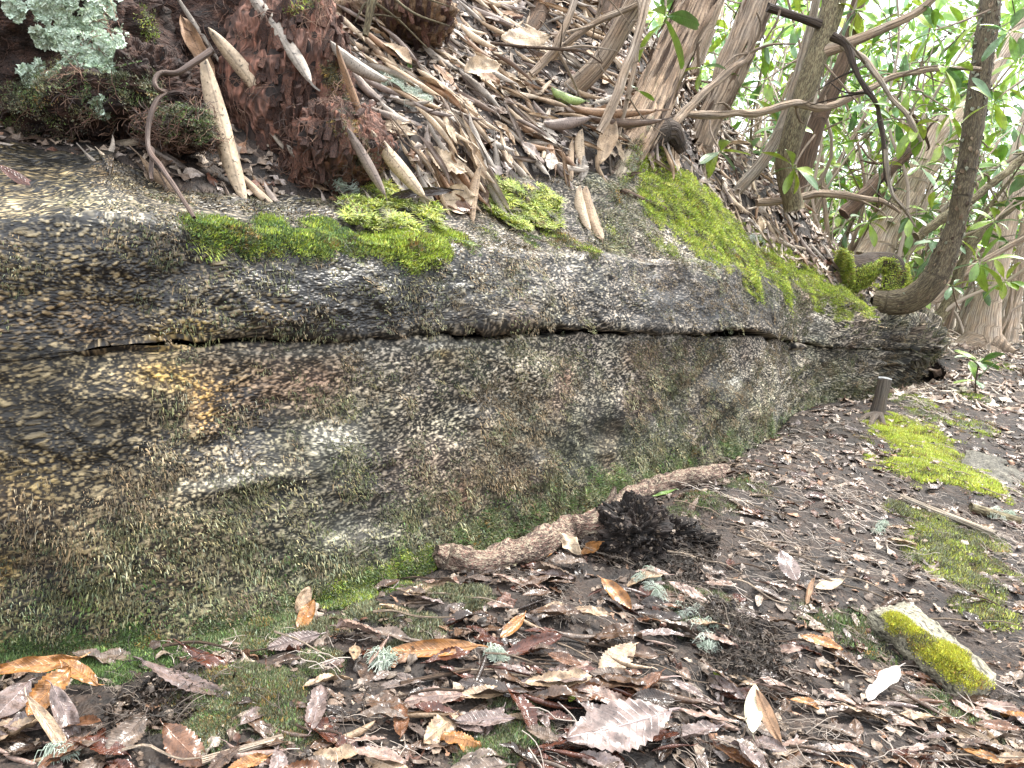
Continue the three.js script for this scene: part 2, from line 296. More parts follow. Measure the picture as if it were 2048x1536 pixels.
function uvAt(px, py) { const h = cast(px, py, ['lower', 'upper']); if (!h) return null; const ix = h.t.g.index.array[h.f * 3], uv = h.t.g.attributes.uv; return [sOf(uv.getX(ix)), uv.getY(ix) * VSPAN - 0.1]; }

{ // the stone itself: foliated gneiss, pale feldspar eyes in a dark mica ground, with ochre, rust and wet black stains
  const w = 2048, h = 1024, col = new Uint8Array(w * h * 4), bmp = new Uint8Array(w * h * 4), rgh = new Uint8Array(w * h * 4);
  const spots = (list) => list.map(([x, y, rs, rh, k]) => { const q = uvAt(x, y); return q && [q[0], q[1], rs, rh, k]; }).filter(Boolean);
  const wet = spots([[440, 560, .2, .07, 1], [620, 560, .2, .08, 1], [560, 500, .25, .05, 1], [480, 850, .11, .09, 1.1], [470, 780, .03, .06, 1], [870, 520, .2, .06, .6], [760, 600, .12, .06, .7], [950, 800, .1, .04, .6], [1080, 930, .045, .05, .7], [60, 640, .1, .05, .35], [100, 860, .14, .06, .5], [740, 950, .1, .1, .6], [300, 900, .16, .04, .45], [1430, 620, .2, .05, .5], [1300, 600, .2, .05, .6], [220, 1180, .2, .05, .5], [60, 440, .1, .06, .6], [60, 350, .25, .1, .8], [200, 340, .2, .08, .7], [350, 400, .15, .05, .6], [500, 420, .2, .05, .8], [1180, 460, .15, .1, .6], [1000, 480, .2, .04, .6]]);
  const ochre = spots([[290, 500, .06, .05, 1], [340, 520, .03, .02, 1.2], [420, 650, .1, .03, 1], [330, 680, .045, .02, .8], [540, 610, .045, .03, .8], [400, 770, .09, .05, 1], [410, 820, .05, .04, 1], [310, 740, .045, .03, .7], [30, 1180, .1, .08, .8], [60, 1060, .1, .1, .5], [890, 700, .04, .02, .7], [900, 740, .03, .02, .6], [200, 560, .12, .06, .4]]);
  const rust = spots([[1130, 770, .045, .05, .9], [1100, 800, .045, .03, .7], [850, 930, .14, .06, .6], [1050, 960, .1, .04, .6], [1130, 1010, .2, .05, .5], [640, 760, .1, .05, .4], [930, 1000, .1, .05, .6]]);
  const pale = spots([[1640, 640, .1, .07, 1.1], [1470, 760, .07, .02, 1], [250, 430, .2, .025, .8], [150, 400, .15, .04, .4], [690, 880, .1, .05, .6], [450, 955, .12, .012, .8], [700, 1080, .12, .08, .4], [1310, 490, .1, .03, .6], [1560, 850, .2, .08, .4], [1330, 850, .14, .05, .35], [740, 730, .045, .03, .5], [880, 690, .16, .012, .6], [560, 700, .25, .012, .5], [1300, 670, .3, .014, .5]]);
  const sum = (L, s, y) => { let m = 0; for (const [a, b, ra, rb, k] of L) { const e = ((s - a) / ra) ** 2 + ((y - b) / rb) ** 2; if (e < 5) m += k * Math.exp(-e * 1.1); } return m; };
  const worley = (x, y, k) => { // nearest cell: [distance, second - first, id]
    const xi = Math.floor(x), yi = Math.floor(y); let d1 = 9, d2 = 9, id = 0;
    for (let j = -1; j <= 1; j++) for (let i = -1; i <= 1; i++) { const cx = xi + i, cy = yi + j, r = h3(cx, cy, k), dx = cx + r - x, dy = cy + h3(cx, cy, k + 1) - y, d = dx * dx + dy * dy; if (d < d1) { d2 = d1; d1 = d; id = h3(cx, cy, k + 2); } else if (d < d2) d2 = d; }
    return [Math.sqrt(d1), Math.sqrt(d2) - Math.sqrt(d1), id];
  };
  const toS = (c) => c <= 0.0031308 ? c * 12.92 : 1.055 * Math.pow(c, 1 / 2.4) - 0.055;
  for (let x = 0; x < w; x++) {
    const s = sOf((x + .5) / w), dep = Math.max(1.1, depthOf(alongFoot(s).p)), right = sstep(2.5, 4.1, s - 0);
    for (let y = 0; y < h; y++) {
      const yy = (y + .5) / h * VSPAN - 0.1, i = (y * w + x) * 4;
      const ty = yy - 0.16 * s + 0.03 * n2(s * 3.1, yy * 3, 21) + 0.008 * n2(s * 14, yy * 14, 22), tx = s + 0.012 * n2(s * 30, yy * 30, 23);
      const A = worley(tx * 92, ty * 118, 31), B = worley(tx * 205, ty * 250, 41), big = worley(tx * 48, ty * 62, 51), sp = n2(tx * 420, ty * 560, 61), sp2 = n2(tx * 260, ty * 260, 63);
      const zone = fbm2(s * 3.2, yy * 5, 81, 3), zone2 = fbm2(s * 9, yy * 12, 85, 3);
      const gr = clamp(0.5 + 0.9 * zone + 0.6 * zone2); // how many pale grains hereabouts
      let v = 0.010 + 0.010 * sp2; // mica ground
      const ga = A[2] < 0.40 + 0.35 * gr ? sstep(0.47, 0.3, A[0]) * (0.22 + 0.6 * h3(A[2] * 1e6 | 0, 1, 2)) : 0;
      const gb = B[2] < 0.5 ? sstep(0.52, 0.3, B[0]) * (0.2 + 0.55 * h3(B[2] * 1e6 | 0, 3, 2)) : 0;
      const gc = big[2] < 0.05 + 0.06 * gr ? sstep(0.4 + .1 * sp2, 0.2, big[0]) * (0.5 + 0.4 * h3(big[2] * 1e6 | 0, 5, 2)) : 0;
      const g = Math.max(ga, gb * 0.8, gc); v = Math.max(0.008, v + g * 0.74 * (0.4 + 0.95 * gr) + 0.07 * sp * (0.2 + g));
      const wt = clamp(sum(wet, s, yy) + 0.45 * zone2 + 0.15 * zone + .5 * sstep(.5, .57, yy) * sstep(.9, .76, yy) * sstep(6.4, 5.0, s) + .28 * sstep(3.2, 2.2, s) + .75 * sstep(.84, .92, yy) * sstep(4.4, 3.4, s)), oc = clamp(.6 * sum(ochre, s, yy) * (0.75 + 2.2 * zone2) + .3 * sstep(3.2, 2.2, s) * clamp(.4 + 2 * zone2)), ru = clamp(sum(rust, s, yy) * (0.8 + zone2) + .5 * clamp(2.2 * fbm2(s * 5 + 20, yy * 7, 95, 3) - .25)), pa = clamp(sum(pale, s, yy) * (0.8 + 0.8 * zone2 + 0.4 * sp2));
      const band = sstep(.5, .56, yy) * sstep(.86, .74, yy) * sstep(6.4, 5.2, s); // the seep-blackened upper course
      const drip = sstep(.12, .5, n2(s * 22 + .6 * n2(yy * 9, s * 3, 77), yy * 1.1, 78) + .4 * zone2) * sstep(.3, .7, n2(s * 2.1, 4, 79) * .5 + .5);
      const algae = clamp(sstep(.42, .02, yy) * .75 + .55 * sstep(2.9, 4.2, s) * (.4 + 1.4 * zone2) + 1.1 * fbm2(s * 4.4 + 5, yy * 6, 91, 3) - .15);
      const dry = 0.5 + 0.42 * right + 0.25 * zone;
      let r = v * 1.0 * dry, gg = v * (0.86 + 0.02 * right) * dry, b = v * (0.60 + 0.14 * right) * dry;
      r = lerp(r, 0.008 + 0.42 * v, algae * .5); gg = lerp(gg, 0.012 + 0.47 * v, algae * .5); b = lerp(b, 0.005 + 0.25 * v, algae * .5);
      r = lerp(r, 0.05 + 0.95 * v, oc * 0.85); gg = lerp(gg, 0.03 + 0.66 * v, oc * 0.85); b = lerp(b, 0.006 + 0.14 * v, oc * 0.85);
      r = lerp(r, 0.05 + 0.75 * v, ru * 0.7); gg = lerp(gg, 0.028 + 0.42 * v, ru * 0.7); b = lerp(b, 0.018 + 0.3 * v, ru * 0.7);
      r = lerp(r, 0.1 + 0.9 * v, pa * 0.8); gg = lerp(gg, 0.1 + 0.9 * v, pa * 0.8); b = lerp(b, 0.09 + 0.86 * v, pa * 0.8);
      const warm = sstep(3.6, 2.3, s); r *= 1 + .12 * warm; b *= 1 - .3 * warm;
      const dk = (1 - 0.78 * wt * (1 - clamp(1.25 * g))) * (1 - .4 * drip * (1 - g)) * (1 - .42 * band * (1 - .5 * g)); r *= dk; gg *= dk * 0.97; b *= dk * 0.9;
      col[i] = 255 * clamp(toS(Math.max(0, r))); col[i + 1] = 255 * clamp(toS(Math.max(0, gg))); col[i + 2] = 255 * clamp(toS(Math.max(0, b))); col[i + 3] = 255;
      const bb = clamp(0.25 + 0.55 * g + 0.16 * sp + 0.12 * sp2); bmp[i] = bmp[i + 1] = bmp[i + 2] = bb * 255; bmp[i + 3] = 255;
      rgh[i] = rgh[i + 1] = rgh[i + 2] = 255 * clamp(0.85 - 0.42 * wt - 0.08 * g + 0.1 * sp2, 0.4, 0.95); rgh[i + 3] = 255;
    }
  }
  const T = (d, srgb) => { const t = new THREE.DataTexture(d, w, h); t.magFilter = t.minFilter = THREE.LinearFilter; t.wrapS = t.wrapT = THREE.ClampToEdgeWrapping; if (srgb) t.colorSpace = THREE.SRGBColorSpace; t.needsUpdate = true; return t; };
  rockMat.map = T(col, true); rockMat.bumpMap = T(bmp); rockMat.roughnessMap = T(rgh);
}
// ------------------------------------------------------------------ kinds of leaf, shoot, fibre and flake
function leafGeo({ L = 0.12, W = 0.045, nL = 18, nW = 6, roll = 0, bend = 0, wave = 0, teeth = 0, seed = 1, stalk = 0.16, ragged = 0, twist = 0, peak = 0.5, thick = 0 } = {}) {
  const pos = [], uv = [], idx = [], m = nW / 2;
  for (let i = 0; i <= nL; i++) {
    const a = i / nL, k = Math.pow(a, Math.log(0.5) / Math.log(peak)), sh = Math.pow(Math.max(0, Math.sin(Math.PI * clamp(k, 0, 1))), 0.72);
    let w = W / 2 * Math.max(0.03, sh); if (teeth && i % 2) w *= 0.86; if (ragged) w *= 1 - ragged * Math.max(0, n2(a * 6, seed, 7));
    for (let j = 0; j <= nW; j++) {
      const b = (j - m) / m, y0 = b * w; let y = y0, z = 0;
      if (roll) { const tm = Math.abs(roll) * (roll > 1.5 || roll < -1.5 ? .55 + .45 * sh : Math.max(.06, sh)), r = w / tm, th = b * tm, rr = r * (1 - 0.05 * Math.abs(th)) * (b > 0 ? 1 : .93), sg = Math.sign(roll); y = rr * Math.sin(th); z = sg * (r - rr * Math.cos(th)); }
      z += bend * L * 4 * (a - 0.5) * (a - 0.5) + wave * (n2(a * 5 + seed, b * 1.5, seed) * (0.3 + Math.abs(b)) + 0.5 * n2(a * 11, b * 3 + seed, 5));
      const tw = twist * (a - 0.5), cy = y * Math.cos(tw) - z * Math.sin(tw), cz = y * Math.sin(tw) + z * Math.cos(tw);
      pos.push((a - 0.5) * L, cy + 0.02 * L * Math.sin(a * 3 + seed), cz); uv.push(0.5 + b * 0.46 * Math.max(.15, sh), a);
    }
  }
  idx.push(...gridIndex(nW, nL, true));
  if (stalk) { // leaf stalk, a thin tapering three-sided rod running on as the midrib
    const o = pos.length / 3, r = 0.011 * L + 0.0006, z0 = bend * L, y0 = 0.02 * L * Math.sin(seed);
    for (let i = 0; i <= 3; i++) for (let j = 0; j <= 3; j++) { const t = i / 3, an = j / 3 * 6.283; pos.push(-0.47 * L - t * stalk * L, y0 + Math.cos(an) * r * (1 - 0.3 * t) + 0.05 * L * t * t * Math.sin(seed * 3), z0 + Math.sin(an) * r + 0.06 * L * t * Math.cos(seed * 5) * t); uv.push(0.5, 0.02); }
    for (const q of gridIndex(3, 3, true)) idx.push(q + o);
  }
  return geoFrom(pos, idx, uv);
}
const veinFn = (x, y, side) => { // 0..1 strength of the midrib and side veins
  const b = Math.abs(x - 0.5) / 0.46, mid = sstep(0.05, 0.015, b), q = (y - b * 0.13 * side) * 15, f = Math.abs(q - Math.floor(q) - 0.5);
  return Math.max(mid, sstep(0.4, 0.5, f) * 0.6 * sstep(1.05, 0.6, b) + 0.12 * wrapn(x, y, 40, 80, 4));
};
const deadMap = tex(128, 256, (x, y) => { const v = veinFn(x, y, 1), m = 0.5 * wrapn(x, y, 7, 14, 1) + 0.3 * wrapn(x, y, 22, 44, 2) + 0.2 * wrapn(x, y, 60, 120, 3), sp = wrapn(x, y, 30, 60, 9) > 0.9 ? 0.55 : 1, b = (0.5 + 0.75 * m) * sp + 0.16 * v; return [b, b * (0.97 + 0.06 * v), b * (0.92 + 0.1 * v)]; });
const deadBump = tex(128, 256, (x, y) => { const v = veinFn(x, y, 1) * 0.75 + 0.25 * wrapn(x, y, 12, 24, 2); return [v, v, v]; }, false);
const dryMap = tex(128, 256, (x, y) => { const b = Math.abs(x - 0.5) / 0.46, mid = sstep(0.07, 0.02, b), m = 0.55 * wrapn(x, y, 6, 10, 1) + 0.25 * wrapn(x, y, 20, 60, 2) + 0.2 * wrapn(x, y, 60, 120, 3), sp = wrapn(x, y, 34, 70, 9) > 0.88 ? 0.6 : 1, c = (0.58 + 0.6 * m) * sp - 0.12 * mid; return [c, c * 0.985, c * 0.96]; });
const greenMap = tex(128, 256, (x, y) => { const v = veinFn(x, y, 0.8), m = 0.6 * wrapn(x, y, 6, 12, 1) + 0.4 * wrapn(x, y, 30, 60, 2), b = 0.72 + 0.35 * m + 0.28 * v; return [b + 0.1 * v, b, b * 0.95]; });
const deadMat = (r, g, b, rough = 0.5) => new THREE.MeshPhysicalMaterial({ side: THREE.DoubleSide, color: lin(r, g, b), map: deadMap, bumpMap: deadBump, bumpScale: 0.0009, roughness: rough });
const dryMat = (r, g, b, rough = 0.7) => new THREE.MeshPhysicalMaterial({ side: THREE.DoubleSide, color: lin(r, g, b), map: dryMap, bumpMap: deadBump, bumpScale: 0.0008, roughness: rough, transmission: 0.12, thickness: 0 });
const WET = { 'dark red-brown': deadMat(.085, .03, .018, .24), 'chestnut brown': deadMat(.14, .068, .038, .28), 'mauve-grey': deadMat(.17, .13, .125, .26), 'grey-brown': deadMat(.14, .105, .085, .32), 'pale tan': deadMat(.33, .24, .165, .4), 'orange-brown': deadMat(.3, .14, .045, .34), 'blackish brown': deadMat(.04, .027, .021, .24), 'umber brown': deadMat(.095, .058, .039, .3), 'faded pink-brown': deadMat(.27, .19, .165, .36) };
const DRY = { tan: dryMat(.45, .33, .22), 'pale buff': dryMat(.58, .46, .33), 'grey-mauve': dryMat(.26, .205, .18), 'dark brown': dryMat(.13, .08, .052), 'cinnamon brown': dryMat(.31, .185, .105), 'silvery grey': dryMat(.4, .355, .31) };
const GREEN = [[.1, .23, .05], [.22, .4, .06], [.42, .56, .07], [.22, .38, .2], [.33, .5, .07]].map(([r, g, b]) => new THREE.MeshPhysicalMaterial({ side: THREE.DoubleSide, color: lin(r, g, b), map: greenMap, bumpMap: deadBump, bumpScale: 0.0005, roughness: 0.36, transmission: 0.5, thickness: 0 }));

// unit-length variants, scaled when placed
const serrate = [], rolled = [], laurel = [], scrap = [];
for (let k = 0; k < 9; k++) serrate.push(leafGeo({ L: 1, W: R(.38, .5), nL: 26, nW: 8, teeth: 1, bend: R(-.05, .07), wave: R(.025, .06), roll: R(.1, 1.0), seed: k + 1, ragged: k % 3 === 2 ? .35 : 0.1, twist: R(-.6, .6), peak: .5, stalk: R(.05, .2) }));
for (let k = 0; k < 9; k++) rolled.push(leafGeo({ L: 1, W: R(.26, .36), nL: 18, nW: 14, roll: (k % 4 ? -1 : 1) * R(2.0, 3.0), bend: R(-.06, .06), wave: R(.004, .014), seed: k + 20, peak: .55, stalk: R(.08, .22), twist: R(-.5, .5) }));
for (let k = 0; k < 6; k++) laurel.push(leafGeo({ L: 1, W: R(.33, .42), nL: 12, nW: 4, roll: R(.2, .7), bend: R(-.10, -.02), wave: .008, seed: k + 40, peak: .58, stalk: .14 }));
for (let k = 0; k < 4; k++) scrap.push(leafGeo({ L: 1, W: R(.5, .8), nL: 6, nW: 4, ragged: .9, wave: .14, roll: R(.3, 1.3), bend: R(-.15, .15), seed: k + 60, stalk: 0, twist: R(-1, 1) }));
// a clump of blades: z out of the surface, y up the slope; droop pulls the tips down
function clumpGeo(n, { spreadR = 0.012, len = 0.012, wid = 0.0016, lean = 0.5, droop = 0.0, seed = 1, segs = 2, radial = 0 } = {}) {
  const q = rngOf(seed), pos = [], idx = [], col = [];
  for (let k = 0; k < n; k++) {
    const tone = .45 + .95 * q(), warm = .85 + .4 * q();
    const a = q() * 6.283, rr = Math.sqrt(q()) * spreadR, l = len * (0.6 + 0.8 * q()), wd = wid * (0.7 + 0.6 * q()), b = radial ? k / n * 6.283 + q() * .5 : q() * 6.283, le = lean * (radial ? 0.6 + .6 * q() : q() * 1.4);
    const c = V(Math.cos(a) * rr, Math.sin(a) * rr, -0.001), d = V(Math.cos(b) * le, Math.sin(b) * le, 1).normalize(), sd = V(-d.y, d.x, 0.3 * (q() - .5)); if (sd.lengthSq() < 1e-6) sd.set(1, 0, 0); sd.normalize();
    const o = pos.length / 3;
    for (let i = 0; i <= segs; i++) { const t = i / segs, w = wd / 2 * (i === segs ? 0.12 : 1 - 0.35 * t), p = c.clone().addScaledVector(d, l * t); p.y -= droop * l * t * t; p.z -= (droop + (radial ? .8 : 0)) * 0.45 * l * t * t; pos.push(p.x - sd.x * w, p.y - sd.y * w, p.z - sd.z * w, p.x + sd.x * w, p.y + sd.y * w, p.z + sd.z * w); for (let e = 0; e < 2; e++) col.push(tone * warm, tone, tone / warm); }
    for (let i = 0; i < segs; i++) { const e = o + i * 2; idx.push(e, e + 1, e + 2, e + 1, e + 3, e + 2); }
  }
  const g = geoFrom(pos, idx, null); g.setAttribute('color', new THREE.Float32BufferAttribute(col, 3)); return g;
}
// a crinkled lichen rosette
function flakeGeo(seed) {
  const q = rngOf(seed), pos = [0, 0, 0.1], idx = [], n = 11;
  for (let r = 1; r <= 2; r++) for (let j = 0; j < n; j++) { const a = j / n * 6.283, rr = r / 2 * (1 + 0.35 * Math.sin(j * 2.4 + seed) + .2 * (q() - .5)); pos.push(Math.cos(a) * rr, Math.sin(a) * rr, 0.1 + (r === 2 ? 0.45 : 0.1) * (q() - 0.3)); }
  for (let j = 0; j < n; j++) { const k = (j + 1) % n; idx.push(0, 1 + j, 1 + k, 1 + j, 1 + n + j, 1 + k, 1 + k, 1 + n + j, 1 + n + k); }
  return geoFrom(pos, idx, null);
}
// a bundle of curved hair roots lying in the surface
function fibreGeo(n, seed, len, r, spreadR, lift) {
  const q = rngOf(seed), gs = [];
  for (let k = 0; k < n; k++) {
    const a = (q() - .5) * (q() < .3 ? 6 : 1.9), x = (q() - .5) * spreadR, y = (q() - .5) * spreadR, pts = []; let h = a;
    let cx = x - Math.cos(a) * len / 2, cy = y - Math.sin(a) * len / 2;
    for (let i = 0; i < 6; i++) { pts.push(V(cx, cy, lift * Math.sin(i / 5 * 3.14) * q() + 0.002 * q())); h += (q() - .5) * .9; cx += Math.cos(h) * len / 5; cy += Math.sin(h) * len / 5; }
    gs.push(new THREE.TubeGeometry(new THREE.CatmullRomCurve3(pts), 8, r * (.6 + .8 * q()), 3, false));
  }
  return mergeGeometries(gs);
}
const Z = V(0, 0, 1), mtx = new THREE.Matrix4(), _x = V(0, 0, 0), _y = V(0, 0, 0);
function frame(p, n, t, s) { // z = n, x = t laid into the surface
  _x.copy(t).addScaledVector(n, -t.dot(n)); if (_x.lengthSq() < 1e-8) _x.set(1, 0, 0).addScaledVector(n, -n.x); _x.normalize(); _y.crossVectors(n, _x);
  const k = typeof s === 'number' ? [s, s, s] : s;
  return new THREE.Matrix4().set(_x.x * k[0], _y.x * k[1], n.x * k[2], p.x, _x.y * k[0], _y.y * k[1], n.y * k[2], p.y, _x.z * k[0], _y.z * k[1], n.z * k[2], p.z, 0, 0, 0, 1);
}
function inst(name, geo, mat, items, label, category, parent) {
  if (!items.length) return null;
  const m = shade(new THREE.InstancedMesh(geo, mat, items.length));
  const inv = parent ? V(-parent.position.x, -parent.position.y, -parent.position.z) : null;
  items.forEach((q, i) => { if (inv) { q.m.elements[12] += inv.x; q.m.elements[13] += inv.y; q.m.elements[14] += inv.z; } m.setMatrixAt(i, q.m); if (q.c) m.setColorAt(i, q.c); });
  m.userData.kind = 'stuff';
  if (parent) { m.name = name; parent.add(m); } else { m.name = numbered(name); tag(m, label, category, null, 'stuff'); scene.add(m); }
  return m;
}
// scatter points over a surveyed surface, by area
function sampler(t) {
  const g = t.g, ix = g.index.array, P = g.attributes.position, n = ix.length / 3, cum = new Float64Array(n), a = V(0, 0, 0), b = V(0, 0, 0), c = V(0, 0, 0); let s = 0;
  return (count, accept, keep) => {
    s = 0; for (let f = 0; f < n; f++) { a.fromBufferAttribute(P, ix[f * 3]); b.fromBufferAttribute(P, ix[f * 3 + 1]); c.fromBufferAttribute(P, ix[f * 3 + 2]); const w = accept ? accept(a, b, c) : 1; if (w > 0) { b.sub(a); c.sub(a); b.cross(c); s += b.length() * w; } cum[f] = s; }
    const out = [];
    for (let k = 0; k < count; k++) {
      const r = rnd() * s; let lo = 0, hi = n - 1; while (lo < hi) { const m = (lo + hi) >> 1; cum[m] < r ? lo = m + 1 : hi = m; }
      a.fromBufferAttribute(P, ix[lo * 3]); b.fromBufferAttribute(P, ix[lo * 3 + 1]); c.fromBufferAttribute(P, ix[lo * 3 + 2]); let u = rnd(), v = rnd(); if (u + v > 1) { u = 1 - u; v = 1 - v; }
      const e1 = b.clone().sub(a), e2 = c.clone().sub(a), p = a.clone().addScaledVector(e1, u).addScaledVector(e2, v), nn = e1.cross(e2).normalize();
      if (t.flip) nn.negate();
      if (!keep || keep(p, nn)) out.push({ p, n: nn });
    }
    return out;
  };
}
const tFloor = targets[0], tLower = targets[1], tUpper = targets[2];
for (const t of targets) { // do the faces look outward?
  const probe = t.kind === 'floor' ? V(0, 1, 0) : V(0.5, 0.4, 0.7), P = t.g.attributes.position, ix = t.g.index.array, a = V(0, 0, 0), b = V(0, 0, 0), c = V(0, 0, 0); let s = 0;
  for (let f = 0; f < ix.length / 3; f += 97) { a.fromBufferAttribute(P, ix[f * 3]); b.fromBufferAttribute(P, ix[f * 3 + 1]).sub(a); c.fromBufferAttribute(P, ix[f * 3 + 2]).sub(a); s += b.cross(c).dot(probe); }
  t.flip = s < 0;
}
const inView = (a) => a.z < 0.4 && a.z > -9 && a.x > -2.6 && a.x < 6;
// patches: blobs [pixel x, pixel y, radius m] put down where they are sighted
const blobsOf = (list, kinds) => list.map(([x, y, r]) => { const h = cast(x, y, kinds); return h && { p: h.p, r, n: h.n }; }).filter(Boolean);
const inBlobs = (B, p, f = 14, amp = .5) => { let m = -1; for (const b of B) { const d = b.p.distanceTo(p) / b.r; if (d < 1.6) m = Math.max(m, 1 - d); } return m > -1 ? m + amp * fbm3(p.x * f, p.y * f, p.z * f, 3) : -1; };
const DOWN = V(0, -1, 0), UPW = V(0, 1, 0);
const blade = std({ roughness: 0.75, color: 0xffffff, vertexColors: true }), plain = std({ roughness: 0.8, color: 0xffffff });
const leafy = new THREE.MeshPhysicalMaterial({ side: THREE.DoubleSide, color: 0xffffff, roughness: 0.8, transmission: 0.3, thickness: 0, vertexColors: true });

// ------------------------------------------------------------------ moss and growth on the rock
const fuzzA = clumpGeo(64, { spreadR: .034, len: .0072, wid: .0021, lean: .7, droop: .9, seed: 3 }), fuzzB = clumpGeo(70, { spreadR: .034, len: .0048, wid: .002, lean: 1.2, droop: .35, seed: 4 });
const shootA = clumpGeo(60, { spreadR: .019, len: .0062, wid: .0016, lean: .8, seed: 5 }), shootB = clumpGeo(64, { spreadR: .021, len: .0045, wid: .0015, lean: 1.2, seed: 6 });
const starA = clumpGeo(16, { spreadR: .001, len: .013, wid: .0013, lean: 1.5, seed: 7, segs: 3, radial: 1 }), starB = clumpGeo(18, { spreadR: .0015, len: .011, wid: .0012, lean: 1.1, seed: 8, segs: 3, radial: 1 });
const tint = (pal, v = .25) => { const c = pick(pal), k = 1 + R(-v, v); return lin(c[0] * k, c[1] * k, c[2] * k); };
const OLIVE = [[.11, .115, .05], [.07, .085, .032], [.16, .155, .08], [.045, .055, .022], [.24, .235, .14]], TANS = [[.16, .125, .07], [.1, .08, .045], [.25, .205, .13], [.06, .047, .028]], VIVID = [[.27, .37, .03], [.36, .46, .05], [.17, .25, .025], [.44, .52, .11]], LIME = [[.42, .49, .06], [.5, .55, .13], [.33, .42, .05]], DEEP = [[.07, .14, .028], [.12, .21, .04], [.05, .1, .022], [.18, .27, .08]], PALEG = [[.24, .27, .14], [.17, .21, .1], [.31, .33, .2]], BROWNMOSS = [[.22, .14, .03], [.3, .2, .05]];
{
  const clear = (p) => { const q = nearFoot(p.x, p.z); return q; };
  const A = [], B = [];
  for (const [t, n] of [[tLower, 17000], [tUpper, 12000]]) {
    const got = sampler(t)(n, (a) => inView(a) && a.y > -0.04 ? 1 / Math.max(1.2, -a.z) ** 0.8 : 0);
    for (const { p, n: nn } of got) {
      if (t === tLower && p.y > .3 && Math.abs(nn.y) > .8) continue;
      const q = clear(p); if (q.d < -0.35) continue; { const c = profAt(clamp(q.tt, 0, prof.length - 1)); if (c[1] > .002 && Math.abs(p.y - c[0]) < .024) continue; }
      const z = fbm3(p.x * 3.5, p.y * 5, p.z * 3.5, 3), z2 = fbm3(p.x * 12, p.y * 12, p.z * 12, 2);
      const base = sstep(.25, 0, p.y) * .55, right = sstep(2.35, 3.5, q.s), midtop = t === tUpper ? .35 * sstep(2.6, 3.3, q.s) : 0;
      const m = -.14 + .62 * right + base + midtop + 1.3 * z + .7 * z2 - (t === tUpper && p.y > .76 ? .55 * sstep(3.6, 2.9, q.s) : 0);
      if (rnd() > clamp(m)) continue;
      const greenish = clamp(.25 + base * 1.2 + 1.6 * fbm3(p.x * 4 + 9, p.y * 6, p.z * 4, 2) + .25 * right);
      (rnd() < .55 ? A : B).push({ m: frame(p, nn, V(R(-.3, .3), 0, R(-.3, .3)).add(V(-nn.z, 0, nn.x).multiplyScalar(-1)), R(.6, 1.35)), c: rnd() < greenish ? tint(base > .3 && rnd() < .4 ? (rnd() < .3 ? DEEP : PALEG) : OLIVE, .4) : tint(TANS, .4) });
    }
  }
  inst('hanging_moss', fuzzA, blade, A, 'thin drooping olive and tan moss shoots clothing the rock face', 'moss');
  inst('moss_film', fuzzB, blade, B, 'short matted olive moss film over the rock face and its foot', 'moss');
}
function mossPatch(name, label, list, { kinds, pal, geos = [shootA, shootB], n = 3000, size = [.8, 1.3], amp = .5, f = 16, cut = 0, mat = leafy, up = .25, sink = 0, lumpy = .014, minY = -.3 } = {}) {
  const B = blobsOf(list, kinds); if (!B.length) return;
  const from = [...new Set(kinds ?? ['floor', 'lower', 'upper'])], items = geos.map(() => []);
  let lo = V(1e9, 1e9, 1e9), hi = V(-1e9, -1e9, -1e9); for (const b of B) { lo.min(b.p.clone().addScalar(-b.r * 1.5)); hi.max(b.p.clone().addScalar(b.r * 1.5)); }
  const ts = targets.filter((t) => from.includes(t.kind));
  for (const t of ts) for (const { p, n: nn } of sampler(t)(Math.ceil(n / ts.length), (a) => a.x > lo.x && a.x < hi.x && a.y > lo.y && a.y < hi.y && a.z > lo.z && a.z < hi.z ? 1 : 0)) {
    if (nn.y < minY) continue;
    const w = inBlobs(B, p, f, amp); if (w < cut - .14 || rnd() > .1 + sstep(cut - .14, cut + .3, w)) continue;
    const nu = nn.clone().addScaledVector(UPW, up).normalize(), k = Math.floor(rnd() * geos.length), s = R(...size) * (0.75 + .35 * clamp(w * 2));
    items[k].push({ m: frame(p.addScaledVector(nn, -sink + lumpy * (.3 + fbm3(p.x * 38, p.y * 38, p.z * 38, 2)) * clamp(w * 2.5)), nu, V(R(-1, 1), R(-1, 1), R(-1, 1)), s), c: tint(fbm3(p.x * 24, p.y * 24, p.z * 24, 2) > .17 ? [...pal, ...OLIVE, ...BROWNMOSS] : pal, .3) });
  }
  geos.forEach((g, k) => inst(name, g, mat, items[k], label + (k ? ', shorter shoots' : ''), 'moss'));
}
const RK = ['lower', 'upper'];
